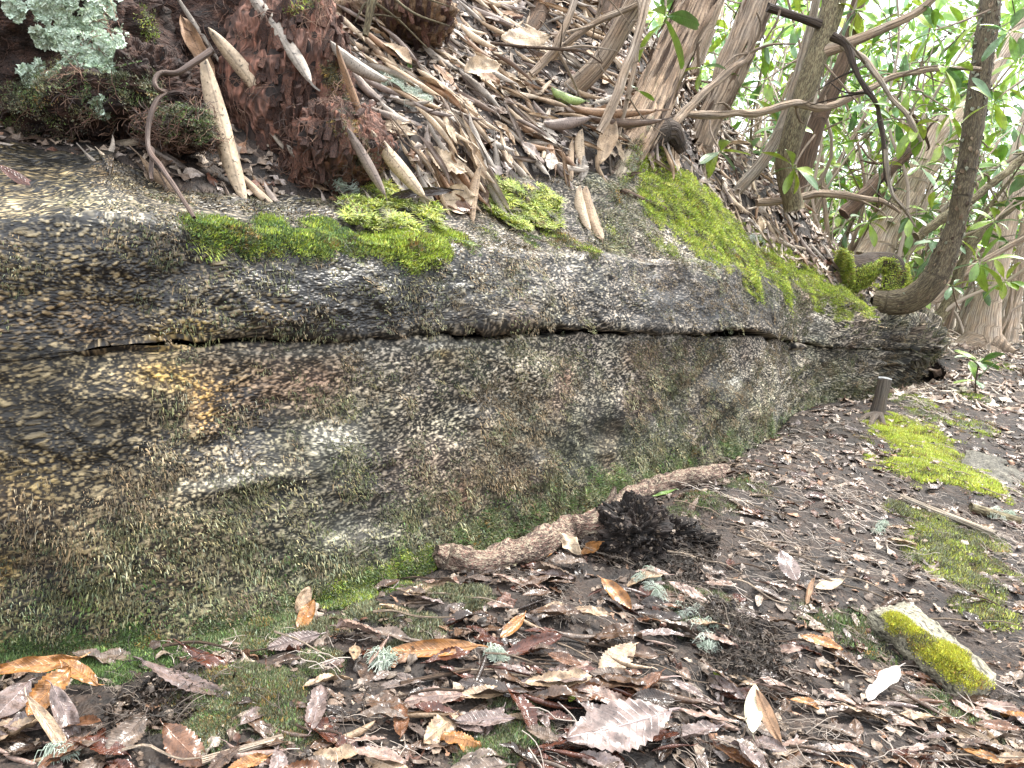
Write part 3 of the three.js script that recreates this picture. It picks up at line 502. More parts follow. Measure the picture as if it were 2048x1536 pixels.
// ------------------------------------------------------------------ stump, root mass, stones and wood
function lump(c, r, { nu = 110, nv = 80, amp = .1, freq = 6, ridge = 0, seed = 0, turn = 0, fine = .02 } = {}) {
  const pos = [], uv = [], e = new THREE.Euler(0, turn, 0), p = V(0, 0, 0);
  for (let j = 0; j <= nv; j++) for (let i = 0; i <= nu; i++) {
    const a = (i % nu) / nu * 6.2832, b = (j / nv - .5) * Math.PI; p.set(Math.cos(b) * Math.cos(a), Math.sin(b), Math.cos(b) * Math.sin(a));
    const x = p.x * r[0], y = p.y * r[1], z = p.z * r[2];
    let k = 1 + amp * 2 * fbm3(x * freq + seed, y * freq, z * freq, 3) / Math.max(...r) * .12 + fine * 2 * fbm3(x * freq * 7 + seed, y * freq * 7, z * freq * 7, 3) / Math.max(...r) * .06;
    if (ridge) k += ridge * (Math.abs(fbm3(x * 26 + seed, y * 4, z * 26, 3)) - .15 + .16 * n3(x * 70, Math.floor(y * 24 + 3 * n3(x * 20, 1, z * 20)) * 7.3, z * 70));
    p.set(x * k, y * k, z * k).applyEuler(e).add(c); pos.push(p.x, p.y, p.z); uv.push(a / 6.2832 * 4 * r[0] / .3, j / nv * 3 * r[1] / .3);
  }
  return geoFrom(pos, gridIndex(nu, nv, true), uv);
}
const humusMat = std({ map: soilMap, bumpMap: soilBump, bumpScale: .012, color: lin(.8, .56, .5), roughness: .9 });
const rotMap = tex(512, 512, (x, y) => {
  const w = x + .03 * wrapn(x, y, 8, 8, 2), cut = wrapn(w, y, 22, 9, 6), f = .45 * wrapn(w, y, 64, 9, 1) + .3 * wrapn(w, y, 120, 30, 2) + .25 * wrapn(x, y, 20, 20, 3), d = cut < .22 ? .35 : 1, b = (.12 + .62 * f) * d, m = wrapn(x, y, 7, 7, 9);
  return [b * (1.0 + .1 * m), b * (.66 + .2 * m), b * (.52 + .24 * m)];
});
const rotBump = tex(512, 512, (x, y) => { const w = x + .03 * wrapn(x, y, 8, 8, 2), cut = wrapn(w, y, 22, 9, 6), f = (.5 * wrapn(w, y, 64, 9, 1) + .3 * wrapn(w, y, 120, 30, 2) + .2 * wrapn(x, y, 20, 20, 3)) * (cut < .22 ? .3 : 1); return [f, f, f]; }, false);
const rotMat = std({ map: rotMap, bumpMap: rotBump, bumpScale: .016, roughness: .9, color: lin(.72, .68, .66) });

const mass = thing('root_mass', at(200, 330, 1.85), 'dark overhanging mass of roots and soil with mint green lichen', 'root mass');
const massBody = part(mass, 'soil_body', lump(at(40, 70, 1.9), [.36, .3, .3], { amp: .5, freq: 7, seed: 3, fine: .3, nu: 170, nv: 120 }), humusMat);
const massLobe = part(mass, 'soil_lobe', lump(at(275, 205, 1.82), [.17, .115, .16], { amp: .4, freq: 11, seed: 9, fine: .3, nu: 140, nv: 100 }), humusMat);
const massClump = part(mass, 'soil_clump', lump(at(375, 258, 1.74), [.075, .042, .07], { amp: .2, freq: 16, seed: 15, fine: .2 }), humusMat);
const massBack = part(mass, 'soil_back', lump(at(440, 110, 2.08), [.24, .3, .14], { amp: .4, freq: 8, seed: 25, fine: .35, nu: 150, nv: 120 }), humusMat);
for (const m of [massBody, massLobe, massClump, massBack]) addTarget(m, 'mass');
const stump = thing('rotten_stump', at(620, 400, 1.9), 'crumbling red brown rotten stump standing on the rock ledge', 'stump');
const heart = part(stump, 'heartwood', lump(at(575, 185, 2.06), [.175, .29, .15], { amp: .3, freq: 7, ridge: .16, seed: 31, nu: 220, nv: 180, fine: .15 }), rotMat);
const flare = part(stump, 'root_flare', lump(at(670, 310, 2.0), [.16, .13, .12], { amp: .3, freq: 9, ridge: .14, seed: 37, nu: 160, nv: 110, fine: .2 }), rotMat);
const top2 = part(stump, 'crumbled_top', lump(at(790, 35, 2.52), [.2, .085, .14], { amp: .3, freq: 9, ridge: .2, seed: 39, nu: 160, nv: 90, fine: .2 }), std({ map: barkMap, bumpMap: rotBump, bumpScale: .016, color: lin(.3, .22, .15) }));
for (const m of [heart, flare, top2]) addTarget(m, 'stump');
{ // splinters and cubes of rotted wood breaking off the stump
  const g = [0, 1, 2].map((k) => { const b = new THREE.BoxGeometry(1, 1, 1, 1, 3, 1), P = b.attributes.position; for (let i = 0; i < P.count; i++) { const y = P.getY(i), t = 1 - .35 * Math.abs(y + .2 * k - .2); P.setXYZ(i, P.getX(i) * t + .25 * n3(y * 3, k, P.getX(i) * 5), y + .16 * n3(P.getX(i) * 5, k, P.getZ(i) * 5), P.getZ(i) * t + .2 * n3(y * 4, k + 5, 1)); } b.computeVertexNormals(); return b; });
  const m = [rotMat, std({ map: rotMap, bumpMap: rotBump, bumpScale: .006, color: lin(.5, .44, .42) }), std({ map: rotMap, bumpMap: rotBump, bumpScale: .006, color: lin(1.15, 1.05, .95) })];
  const place = (n, x0, x1, y0, y1, kinds) => { for (let k = 0; k < n; k++) { const h = cast(R(x0, x1), R(y0, y1), kinds); if (!h) continue; const s = part(stump, 'splinter', pick(g), pick(m), false); const q = frame(h.p.clone().addScaledVector(h.n, R(-.002, .006)).sub(stump.position), h.n, V(1, R(-.5, .3), 0), [R(.006, .018), R(.018, .075), R(.006, .014)]); q.decompose(s.position, s.quaternion, s.scale); } };
  place(190, 520, 720, 10, 400, ['stump']); place(50, 720, 900, 5, 90, ['stump']);
}
{ // hair roots over the stump and the soil
  const F = [fibreGeo(7, 5, .06, .0007, .05, .012), fibreGeo(6, 6, .04, .0006, .04, .008)], it = [[], []], it2 = [[], []];
  for (const t of targets.filter((q) => q.kind === 'mass' || q.kind === 'stump')) for (const { p, n } of sampler(t)(t.kind === 'mass' ? 260 : 260, null, (p, n) => n.z > -.2)) { const nn = n.clone(); const c = p.clone(); if (nn.z < 0) nn.negate(); (t.kind === 'mass' ? it2 : it)[rnd() < .5 ? 0 : 1].push({ m: frame(c, nn, V(R(-.6, .6), -1, 0), R(.5, 1.1)), c: tint([[.14, .07, .045], [.1, .055, .038], [.2, .12, .08], [.06, .04, .032]], .3) }); }
  it.forEach((q, k) => inst('rootlets', F[k], plain, q, '', '', stump)); it2.forEach((q, k) => inst('rootlets', F[k], plain, q, '', '', mass));
}
{ // lichen rosettes on the root mass
  const B = blobsOf([[150, 40, .1], [190, 90, .07], [100, 10, .08], [130, 130, .05], [170, 120, .03], [195, 205, .02], [205, 225, .02], [80, 130, .03], [40, 20, .03], [60, 150, .03]], ['mass']), it = [];
  for (const t of targets.filter((q) => q.kind === 'mass')) for (const { p, n } of sampler(t)(26000, (a) => B.some((b) => b.p.distanceTo(a) < b.r * 1.8) ? 1 : 0)) { const w = inBlobs(B, p, 30, 1.7); if (w < .3) continue; const nn = n.z < 0 ? n.clone().negate() : n; it.push({ m: frame(p.addScaledVector(nn, .001), nn.clone().add(V(R(-.5, .5), R(-.5, .5), R(-.5, .5))).normalize(), V(R(-1, 1), R(-1, 1), R(-1, 1)), R(.003, .0075)), c: tint([[.55, .66, .54], [.46, .57, .45], [.62, .7, .57], [.3, .37, .24]], .25) }); }
  inst('lichen', flakeGeo(3), plain, it, '', '', mass);
}
{ // hooked root hanging over the ledge
  const g = thing('hanging_root', at(300, 340, 1.6), 'dark hooked root hanging down onto the wet ledge', 'root'), m = std({ map: barkMap, bumpMap: barkBump, bumpScale: .003, color: lin(.13, .09, .075), roughness: .6 });
  part(g, 'hook', tubeGeo(pl([[420, 95, 1.66, 10], [385, 120, 1.64, 9], [352, 141, 1.62, 8], [323, 141, 1.61, 7], [309, 158, 1.6, 7], [313, 178, 1.6, 7], [330, 186, 1.62, 6]], .72), { seg: 8, step: .008, rough: .3, wander: .006 }), m);
  part(g, 'strand', tubeGeo(pl([[330, 180, 1.61, 5], [314, 190, 1.6, 6], [302, 218, 1.59, 7], [296, 264, 1.58, 7], [300, 306, 1.56, 7], [322, 342, 1.51, 7], [352, 380, 1.45, 7], [384, 432, 1.4, 5]], .72), { seg: 8, step: .008, rough: .3, wander: .006 }), m);
  part(g, 'side_strand', tubeGeo(pl([[299, 290, 1.57, 6], [300, 330, 1.54, 6], [304, 356, 1.5, 5]], .72), { seg: 7, step: .008, rough: .3, wander: .006 }), m);
}
const stoneBump0 = tex(256, 512, (x, y) => { const a = .45 * wrapn(x, y, 12, 26, 1) + .3 * wrapn(x, y, 40, 90, 2) + .25 * wrapn(x, y, 110, 220, 3); return [a, a, a]; }, false);
// pale fallen branch along the foot of the rock
{
  const P = [[868, 1098, 10], [890, 1108, 22], [960, 1122, 24], [1010, 1108, 21], [1070, 1085, 22], [1130, 1062, 23], [1190, 1045, 24], [1230, 1010, 18], [1290, 975, 16], [1360, 955, 15], [1420, 945, 14], [1452, 938, 9]].map(([x, y, r]) => { const h = cast(x, y + r * .8), d = depthOf(h.p), rr = 1.25 * r * d / FPX; return { p: h.p.clone().add(V(0.2, .5, .35).normalize().multiplyScalar(rr * .8)), r: rr }; });
  const g = thing('fallen_branch', P[0].p.clone(), 'pale scaly fallen branch lying along the foot of the rock', 'branch');
  const bm = std({ map: tex(256, 512, (x, y) => { const w = wrapn(x, y, 9, 22, 1) * .5 + wrapn(x, y, 28, 60, 2) * .5, k = wrapn(x, y, 22, 60, 5) * .5 + wrapn(x, y, 90, 220, 6) * .5, f = wrapn(x, y, 90, 200, 3), b = .3 + .5 * w; return k > .57 ? [.66 + .2 * f, .62 + .2 * f, .55 + .2 * f] : k < .36 ? [b * .7, b * .62, b * .55] : [b * (.9 + .2 * f), b * .82, b * .76]; }), bumpMap: stoneBump0, bumpScale: .014, color: lin(.56, .52, .47), roughness: .9 });
  part(g, 'stem', tubeGeo(P, { seg: 18, step: .007, rough: .34, freq: 110, seed: 4 }), bm);
  const fr = part(g, 'side_stub', tubeGeo([{ p: P[6].p.clone().add(V(0, .01, 0)), r: .02 }, { p: P[6].p.clone().add(V(.03, .06, .0)), r: .014 }, { p: P[6].p.clone().add(V(.04, .1, -.01)), r: .004 }], { seg: 9, step: .008, rough: .3 }), bm);
  const sh = new THREE.SphereGeometry(1, 9, 5, 0, 6.2832, 0, 1.6), fm = std({ color: lin(.66, .58, .36), roughness: .8 });
  for (let k = 0; k < 46; k++) { const i = 2 + Math.floor(R(0, 4)), q = P[i].p.clone().lerp(P[i + 1].p, rnd()), b = part(g, 'bracket', sh, fm, false); b.position.copy(q.add(V(R(.0, .02), R(-.022, -.004), R(.012, .026))).sub(g.position)); b.scale.set(R(.004, .009), R(.0015, .003), R(.004, .009)); b.rotation.set(R(-.2, .5), R(0, 6), R(-.4, .2)); }
}
const stoneMap0 = tex(64, 64, (x, y) => { const b = .6 + .4 * wrapn(x, y, 9, 9, 2); return [b, b, b]; });
{ // dark clod of humus torn up beside the branch
  const h = cast(1285, 1100, ['floor']), g = thing('soil_clod', h.p, 'ragged dark lump of humus beside the middle of the fallen branch', 'soil clod'), m = std({ map: soilMap, bumpMap: soilBump, bumpScale: .02, color: lin(.34, .29, .27), roughness: .9 });
  for (const [x, y, r, k] of [[1270, 1085, [.075, .055, .07], 3], [1325, 1080, [.085, .05, .075], 5], [1240, 1105, [.05, .035, .05], 7], [1380, 1090, [.06, .03, .06], 9]]) { const q = cast(x, y, ['floor']); const c = part(g, 'lump', lump(q.p.clone().add(V(0, r[1] * .35, 0)), r, { amp: .5, freq: 20, seed: k, fine: .5, nu: 90, nv: 60 }), m); addTarget(c, 'clod'); }
}
// small sawn-off peg by the far end of the rock
{
  const b = cast(1752, 830), d = depthOf(b.p), p0 = b.p.clone().add(V(0, -.05, 0)), p1 = at(1770, 758, d), g = thing('sawn_stub', b.p.clone(), 'small sawn off sapling stub leaning before the end of the rock', 'stub');
  const r = 12.5 * d / FPX; part(g, 'stem', tubeGeo([{ p: p0, r: r * 1.35 }, { p: p0.clone().lerp(p1, .3), r: r * 1.15 }, { p: p0.clone().lerp(p1, .6), r: r * .98 }, { p: p1, r }], { seg: 16, step: .01, rough: .1, cap: false }), std({ map: barkMap, bumpMap: barkBump, bumpScale: .006, color: lin(.12, .108, .096) }));
  const ax = p1.clone().sub(p0).normalize(), c = new THREE.CylinderGeometry(r * 1.03, r * 1.0, .008, 20).toNonIndexed(); c.applyQuaternion(new THREE.Quaternion().setFromUnitVectors(V(0, 1, 0), ax.clone().add(V(-.1, 0, .25)).normalize())); c.translate(p1.x, p1.y, p1.z); part(g, 'sawn_face', c, std({ map: stoneMap0, color: lin(.33, .34, .34), roughness: .85 }));
  for (const [dx, dy] of [[-40, 22], [46, 16], [-14, 34], [20, 36]]) { const e = cast(1752 + dx, 822 + dy) ?? b; part(g, 'root', tubeGeo([{ p: p0.clone().lerp(p1, .25), r: r * .7 }, { p: p0.clone().lerp(e.p, .55).add(V(0, .03, 0)), r: r * .5 }, { p: e.p.clone().add(V(0, -.01, 0)), r: r * .2 }], { seg: 8, step: .012, rough: .2 }), std({ map: barkMap, bumpMap: barkBump, bumpScale: .006, color: lin(.1, .085, .07) })); }
}
// stones: a tilted slab with bright moss, flat stones in the path
function stone(label, corners, thick, col, { name = 'stone', seed = 1, n = 46, lift = .02, rim = 1 } = {}) {
  const C = corners.map(([x, y, up = 0]) => { const h = cast(x, y, ['floor']); return h.p.clone().add(V(0, up + lift, 0)); }); // four corners of the upper face
  const ctr = C.reduce((a, p) => a.add(p), V(0, 0, 0)).multiplyScalar(.25), nrm = C[1].clone().sub(C[0]).cross(C[3].clone().sub(C[0])).normalize(); if (nrm.y < 0) nrm.negate();
  const pos = [], uv = [], face = (f, dz) => { for (let j = 0; j <= n; j++) for (let i = 0; i <= n; i++) { const u = i / n, v = j / n, p = f(u, v); pos.push(p.x, p.y, p.z); uv.push(p.x * 2.2, p.z * 2.2 + p.y); } };
  const topP = (u, v) => { const e = Math.min(u, 1 - u, v, 1 - v), p = C[0].clone().lerp(C[1], u).lerp(C[3].clone().lerp(C[2], u), v), ed = sstep(0, .12, e); const q = p.clone().sub(ctr).multiplyScalar(1 + .25 * fbm3(p.x * 9 + seed, p.y * 9, p.z * 9, 3) * (1 - ed)).add(ctr); return q.addScaledVector(nrm, .016 * fbm3(p.x * 12 + seed, p.y * 12, p.z * 12, 4) + .006 * fbm3(p.x * 60, p.y * 60, p.z * 60 + seed, 2) - .012 * (1 - ed)); };
  const idx = []; face(topP); idx.push(...gridIndex(n, n, true));
  const ring = []; for (let i = 0; i < n; i++) ring.push([i / n, 0]); for (let i = 0; i < n; i++) ring.push([1, i / n]); for (let i = 0; i < n; i++) ring.push([1 - i / n, 1]); for (let i = 0; i < n; i++) ring.push([0, 1 - i / n]);
  const o = pos.length / 3, m = 7, L = ring.length;
  for (let k = 0; k <= m; k++) for (let i = 0; i <= L; i++) { const [u, v] = ring[i % L], p = topP(u, v), t = k / m, q = p.clone().addScaledVector(nrm, -thick * t), out = p.clone().sub(ctr); out.addScaledVector(nrm, -out.dot(nrm)).normalize(); q.addScaledVector(out, rim * (.012 * Math.sin(t * 3.1) + (k ? .014 : 0) * fbm3(q.x * 24 + seed, q.y * 34, q.z * 24, 3) - .03 * t * t)); pos.push(q.x, q.y, q.z); uv.push(q.x * 2.2 + q.z, q.y * 2.2); }
  for (const q of gridIndex(L, m, false)) idx.push(q + o);
  const geo = geoFrom(pos, idx, uv); geo.translate(-ctr.x, -ctr.y, -ctr.z);
  const s = single(name, geo, col, label, 'stone'); s.position.copy(ctr); addTarget(s, 'stone' + seed); targets[targets.length - 1].flip = false; return s;
}
const stoneMap = tex(512, 512, (x, y) => { const a = .4 * wrapn(x, y, 12, 12, 1) + .3 * wrapn(x, y, 50, 50, 2) + .3 * wrapn(x, y, 170, 170, 3), s = wrapn(x, y, 90, 90, 7), b = .42 + .5 * a, k = s > .72 ? 1.2 : s < .25 ? .6 : 1; return [b * k, b * k * .98, b * k * .9]; });
const stoneBump = tex(512, 512, (x, y) => { const a = .4 * wrapn(x, y, 12, 12, 1) + .3 * wrapn(x, y, 50, 50, 2) + .3 * wrapn(x, y, 170, 170, 3); return [a, a, a]; }, false);
const stoneMat = std({ map: stoneMap, bumpMap: stoneBump, bumpScale: .01, color: lin(.5, .48, .42) }), greyStone = std({ map: stoneMap, bumpMap: stoneBump, bumpScale: .01, color: lin(.2, .195, .185) });
const slab = stone('tilted stone slab with yellow green moss on its top and a pale edge', [[1745, 1262, .05], [1812, 1228, .03], [1985, 1365, .02], [1935, 1412, .045]], .065, stoneMat, { name: 'mossy_slab', seed: 5, lift: .014 });
stone('flat grey stone set in the path beside the bright ground moss', [[1935, 870], [2060, 930], [2040, 1010], [1920, 985]], .04, greyStone, { name: 'path_stone', seed: 6, lift: -.012 });
stone('long grey green stone in the path above the bright ground moss', [[1880, 800], [1925, 790], [2010, 880], [1975, 900]], .04, greyStone, { name: 'path_stone', seed: 7, lift: -.008 });
// loose wedge of stone lodged in the crack
{ const h = cast(1580, 690, RK0()), g = lump(V(0, 0, 0), [.075, .02, .04], { amp: .05, freq: 30, seed: 4, fine: .03, nu: 50, nv: 30, turn: -.75 }); const u = g.attributes.uv; const q = uvAt(1500, 700); for (let i = 0; i < u.count; i++) u.setXY(i, uOf(q[0]) + u.getX(i) * .02, (q[1] + .1 + u.getY(i) * .05) / VSPAN); const m = single('stone_wedge', g, rockMat, 'small wedge of stone lodged in the far part of the level crack', 'stone'); m.position.copy(h.p).add(V(.0, -.005, .0)); }
function RK0() { return ['lower', 'upper']; }
// ------------------------------------------------------------------ moss cushions and carpets
mossPatch('moss_cushion', 'green moss cushion on the ledge in front of the rotten stump', [[400, 445, .03], [440, 455, .035], [480, 462, .04], [530, 468, .045], [580, 470, .045], [630, 472, .05], [680, 478, .045], [540, 450, .03], [640, 455, .04], [720, 485, .03], [500, 490, .025], [600, 492, .03]], { kinds: RK, pal: [...VIVID, ...DEEP], n: 5200, size: [.7, 1.15] });
mossPatch('moss_cushion', 'low green moss cushion under the star moss on the rock edge', [[800, 480, .05], [850, 485, .06], [900, 475, .05], [760, 485, .045], [830, 510, .04], [880, 500, .03]], { kinds: RK, pal: VIVID, n: 4200, size: [.8, 1.3] });
mossPatch('star_moss', 'spiky bright green star moss at the rock edge below the rolled leaves', [[735, 425, .06], [790, 415, .07], [845, 430, .06], [720, 450, .04], [800, 460, .05], [860, 450, .04]], { pal: [...VIVID, ...LIME], geos: [starA, starB], n: 3400, size: [1.3, 2.3], sink: -.012, up: .6, lumpy: .025 });
mossPatch('star_moss', 'spiky lime green star moss on the rock edge in mid picture', [[1000, 390, .07], [1040, 415, .08], [1078, 440, .08], [985, 430, .05], [1090, 405, .06], [1030, 455, .05], [1000, 420, .06]], { pal: [...VIVID, ...LIME], geos: [starA, starB], n: 4200, size: [1.3, 2.3], sink: -.012, up: .6, lumpy: .025 });
mossPatch('moss_carpet', 'broad sunny green moss carpet on the sloping rock slab', [[1300, 350, .12], [1340, 370, .16], [1390, 410, .2], [1440, 450, .2], [1490, 485, .2], [1540, 515, .2], [1590, 545, .2], [1640, 570, .18], [1690, 590, .15], [1400, 450, .15], [1450, 500, .12], [1560, 560, .1], [1340, 430, .1], [1310, 390, .08], [1500, 530, .1], [1720, 605, .12], [1450, 510, .13], [1500, 545, .1], [1560, 565, .12], [1620, 585, .13], [1680, 605, .12], [1400, 480, .12], [1300, 420, .07], [1420, 520, .08], [1370, 460, .12]], { pal: [...VIVID, ...VIVID, ...LIME], n: 32000, size: [.9, 1.6], amp: .65 });
mossPatch('moss_carpet', 'dull moss fringe hanging below the bright slab moss', [[1250, 420, .12], [1290, 470, .1], [1350, 520, .08], [1430, 545, .08], [1520, 570, .09], [1610, 595, .09], [1690, 615, .07], [1220, 460, .1]], { kinds: RK, pal: [...OLIVE, ...PALEG], geos: [fuzzA, shootB], n: 6000, size: [.9, 1.5], up: 0 });
mossPatch('moss_patch', 'small green moss patch on the rock edge below the folded leaf', [[1155, 490, .03], [1125, 475, .03], [1180, 500, .025], [1225, 465, .02], [1320, 490, .03], [1345, 500, .03], [1300, 480, .02]], { pal: VIVID, n: 2600 });
mossPatch('moss_patch', 'vivid green moss at the lower left foot of the rock', [[60, 1320, .035], [130, 1320, .04], [190, 1325, .045], [270, 1310, .05], [320, 1320, .04], [230, 1350, .04], [20, 1330, .04], [160, 1345, .03]], { pal: DEEP, n: 6500, size: [.7, 1.2] });
mossPatch('moss_patch', 'green moss mound at the rock foot above the blue grey leaf', [[430, 1275, .04], [490, 1265, .045], [540, 1255, .045], [400, 1300, .035], [570, 1230, .035], [520, 1300, .03]], { pal: [...DEEP, ...PALEG], n: 5000, size: [.8, 1.3] });
mossPatch('moss_patch', 'pale green moss at the rock foot left of the fallen branch', [[700, 1185, .05], [740, 1180, .04], [780, 1170, .05], [810, 1130, .04], [850, 1120, .03], [690, 1200, .03], [640, 1200, .03]], { pal: [...DEEP, ...PALEG, ...VIVID], n: 5000, size: [.7, 1.2] });
mossPatch('moss_patch', 'green moss band on the rock foot behind the fallen branch', [[930, 1085, .06], [1000, 1060, .07], [1060, 1040, .07], [1130, 1005, .07], [1190, 985, .07], [1240, 970, .07], [1300, 950, .06], [1380, 920, .05], [1460, 890, .06], [1540, 860, .06]], { pal: [...DEEP, ...PALEG], n: 7000, size: [.8, 1.4] });
const GM = { kinds: ['floor'], up: .6, amp: 1.0, f: 12 };
mossPatch('ground_moss', 'bright yellow green moss carpet on the ground right of the sawn stub', [[1800, 860, .16], [1830, 880, .18], [1860, 905, .2], [1890, 930, .2], [1920, 950, .18], [1850, 935, .14], [1780, 850, .1], [1950, 970, .1]], { ...GM, pal: LIME, n: 9000, size: [1.1, 1.9] });
mossPatch('ground_moss', 'thin pale moss spread on the ground below the bright moss carpet', [[1850, 1040, .1], [1900, 1070, .13], [1920, 1110, .12], [1890, 1140, .1], [1850, 1100, .07], [1930, 1160, .08], [1960, 1220, .07]], { ...GM, pal: [...PALEG, ...LIME, ...OLIVE], n: 5200, size: [.9, 1.5] });
mossPatch('ground_moss', 'mottled green moss around the dark hollow at lower left', [[350, 1400, .05], [420, 1395, .06], [480, 1400, .06], [540, 1400, .06], [580, 1430, .05], [330, 1450, .04], [400, 1460, .045], [560, 1370, .05], [480, 1360, .04], [640, 1330, .04]], { ...GM, pal: [...OLIVE, ...OLIVE, ...PALEG, ...DEEP, ...BROWNMOSS], n: 5200, size: [.5, .9] });
mossPatch('ground_moss', 'small green moss tuft among wet leaves at bottom centre', [[1040, 1430, .035], [1060, 1460, .04], [1000, 1500, .04], [980, 1520, .035], [1030, 1410, .03]], { ...GM, pal: [...PALEG, ...OLIVE, ...DEEP], n: 2600, size: [.9, 1.4] });
mossPatch('ground_moss', 'olive moss by the water-worn foot of the rock left of the wet leaves', [[780, 1230, .05], [830, 1260, .05], [730, 1225, .04], [870, 1180, .05], [940, 1190, .05], [650, 1250, .05], [800, 1300, .03]], { ...GM, pal: [...OLIVE, ...PALEG], n: 3600 });
mossPatch('ground_moss', 'thin moss on the soil right of the fallen branch', [[1400, 1000, .1], [1480, 970, .08], [1360, 1030, .06], [1330, 1180, .05], [1400, 1240, .07], [1420, 1200, .06], [1690, 1250, .08], [1720, 1290, .06], [1900, 1430, .07], [1940, 1450, .06]], { ...GM, pal: [...OLIVE, ...PALEG, ...DEEP], n: 4200 });
mossPatch('ground_moss', 'scattered moss along the path edge beyond the sawn stub', [[1800, 800, .15], [1850, 820, .15], [1900, 840, .15], [1950, 860, .12], [1990, 730, .2], [1940, 790, .12]], { ...GM, pal: [...PALEG, ...VIVID], n: 4200, size: [1, 1.8] });
mossPatch('slab_moss', 'yellow green moss on top of the tilted stone slab', [[1795, 1245, .045], [1820, 1270, .05], [1855, 1295, .05], [1890, 1325, .05], [1925, 1352, .05], [1950, 1378, .04]], { kinds: ['stone5'], pal: [[.40, .42, .02], [.46, .46, .04], [.33, .36, .03]], n: 5200, size: [.5, .9], up: .5, amp: 1.3, f: 22, cut: .08, lumpy: .005, minY: .5 });
mossPatch('root_moss', 'feathery olive moss draped on the root mass clump', [[330, 235, .04], [370, 240, .05], [405, 250, .04], [350, 260, .035], [240, 130, .05], [260, 180, .06], [290, 170, .05], [100, 200, .1], [60, 220, .1], [150, 190, .07]], { kinds: ['mass'], pal: [...OLIVE, ...OLIVE, [.2, .2, .07], ...DEEP], geos: [shootA, fuzzB], n: 4600, size: [.6, 1.05], mat: leafy, amp: 1.0 });
mossPatch('root_moss', 'brown and gold moss at the right foot of the rotten stump', [[690, 200, .04], [700, 250, .05], [735, 320, .05], [660, 150, .03]], { kinds: ['stump', 'floor'], pal: [...BROWNMOSS, ...OLIVE], n: 2400 });
mossPatch('root_moss', 'green moss strip on the soil above the hooked root', [[290, 20, .02], [293, 50, .02], [296, 80, .02], [600, 20, .03], [615, 5, .03]], { kinds: ['mass', 'stump'], pal: [...OLIVE, ...VIVID], n: 1600 });
// pale beard lichen tufts lying about
const beard = fibreGeo(16, 9, .03, .0006, .012, .02);
function lichenTuft(label, list, n, r) { const it = []; for (const [x, y] of list) { for (let k = 0; k < n; k++) { const h = cast(x + R(-r, r), y + R(-r, r) * .6); if (h) it.push({ m: frame(h.p.addScaledVector(h.n, .006), h.n, V(R(-1, 1), R(-1, 1), R(-1, 1)), R(.6, 1.2)), c: tint([[.52, .58, .5], [.42, .5, .4], [.6, .64, .54]], .15) }); } } inst('lichen_tuft', beard, plain, it, label, 'lichen'); }
lichenTuft('pale mint beard lichen tuft in the leaf litter right of the stump', [[780, 165], [810, 185], [835, 205]], 16, 22);
lichenTuft('pale lichen scraps on the soil below the dark mound', [[1290, 1165], [1300, 1190], [1370, 1230], [1400, 1260], [1420, 1290]], 9, 20);
lichenTuft('small pale lichen tufts among the wet leaves', [[990, 1320], [765, 1330], [1760, 1060], [1990, 1030], [2010, 1040], [125, 1520], [690, 370], [1510, 480]], 7, 14);
mossPatch('moss_fringe', 'ragged green moss fringe draped over the lip of the rock', [[400, 470, .02], [450, 482, .025], [510, 492, .03], [570, 498, .03], [640, 500, .03], [700, 502, .03], [760, 510, .035], [820, 522, .035], [880, 515, .03], [940, 492, .03], [980, 470, .03], [1100, 475, .035], [1150, 500, .03], [1190, 510, .03], [1060, 480, .03], [1230, 490, .03]], { kinds: RK, pal: [...VIVID, ...DEEP, ...OLIVE], geos: [fuzzA, shootA], n: 4200, size: [.6, 1.1], up: .1, amp: .9 });
// ------------------------------------------------------------------ trees, branches and the thicket
const bark = (r, g, b, o = {}) => std({ map: barkMap, bumpMap: barkBump, bumpScale: .01, color: lin(r, g, b), roughness: .9, ...o });
const BARK = { tan: bark(.42, .36, .30), shaggy: bark(.44, .35, .275), brown: bark(.15, .105, .075), grey: bark(.44, .415, .37), pale: bark(.64, .57, .5), dark: bark(.07, .055, .045), speck: std({ map: speckMap, bumpMap: barkBump, bumpScale: .006, color: lin(.28, .25, .18), roughness: .85 }), specdark: std({ map: speckMap, bumpMap: barkBump, bumpScale: .008, color: lin(.19, .16, .12), roughness: .8 }) };
function whorl(parent, c, axis, n, size, { flat = 0, green = null } = {}) { // leaves set round the end of a twig, as pieces of that twig
  const org = parent.isGroup ? parent.position : parent.parent.position;
  const ax = axis.clone().normalize(), side = Math.abs(ax.y) > .9 ? V(1, 0, 0) : V(0, 1, 0), e1 = side.clone().addScaledVector(ax, -side.dot(ax)).normalize(), e2 = ax.clone().cross(e1), a0 = R(0, 6.28);
  for (let k = 0; k < n; k++) {
    const a = a0 + k / n * 6.283 + R(-.35, .35), d = e1.clone().multiplyScalar(Math.cos(a)).addScaledVector(e2, Math.sin(a)).addScaledVector(ax, R(.0, .8)).add(V(0, R(-.55, -.05), 0)).normalize(), s = size * R(.7, 1.15);
    const nn = V(R(-.5, .5), 1, R(-.5, .5)).addScaledVector(ax, .3).normalize(); nn.addScaledVector(d, -nn.dot(d)).normalize();
    const m = shade(new THREE.Mesh(pick(laurel), green ?? pick(GREEN))); m.name = 'leaf'; parent.add(m);
    frame(c.clone().addScaledVector(d, s * .62).sub(org), nn, d, s).decompose(m.position, m.quaternion, m.scale);
  }
}
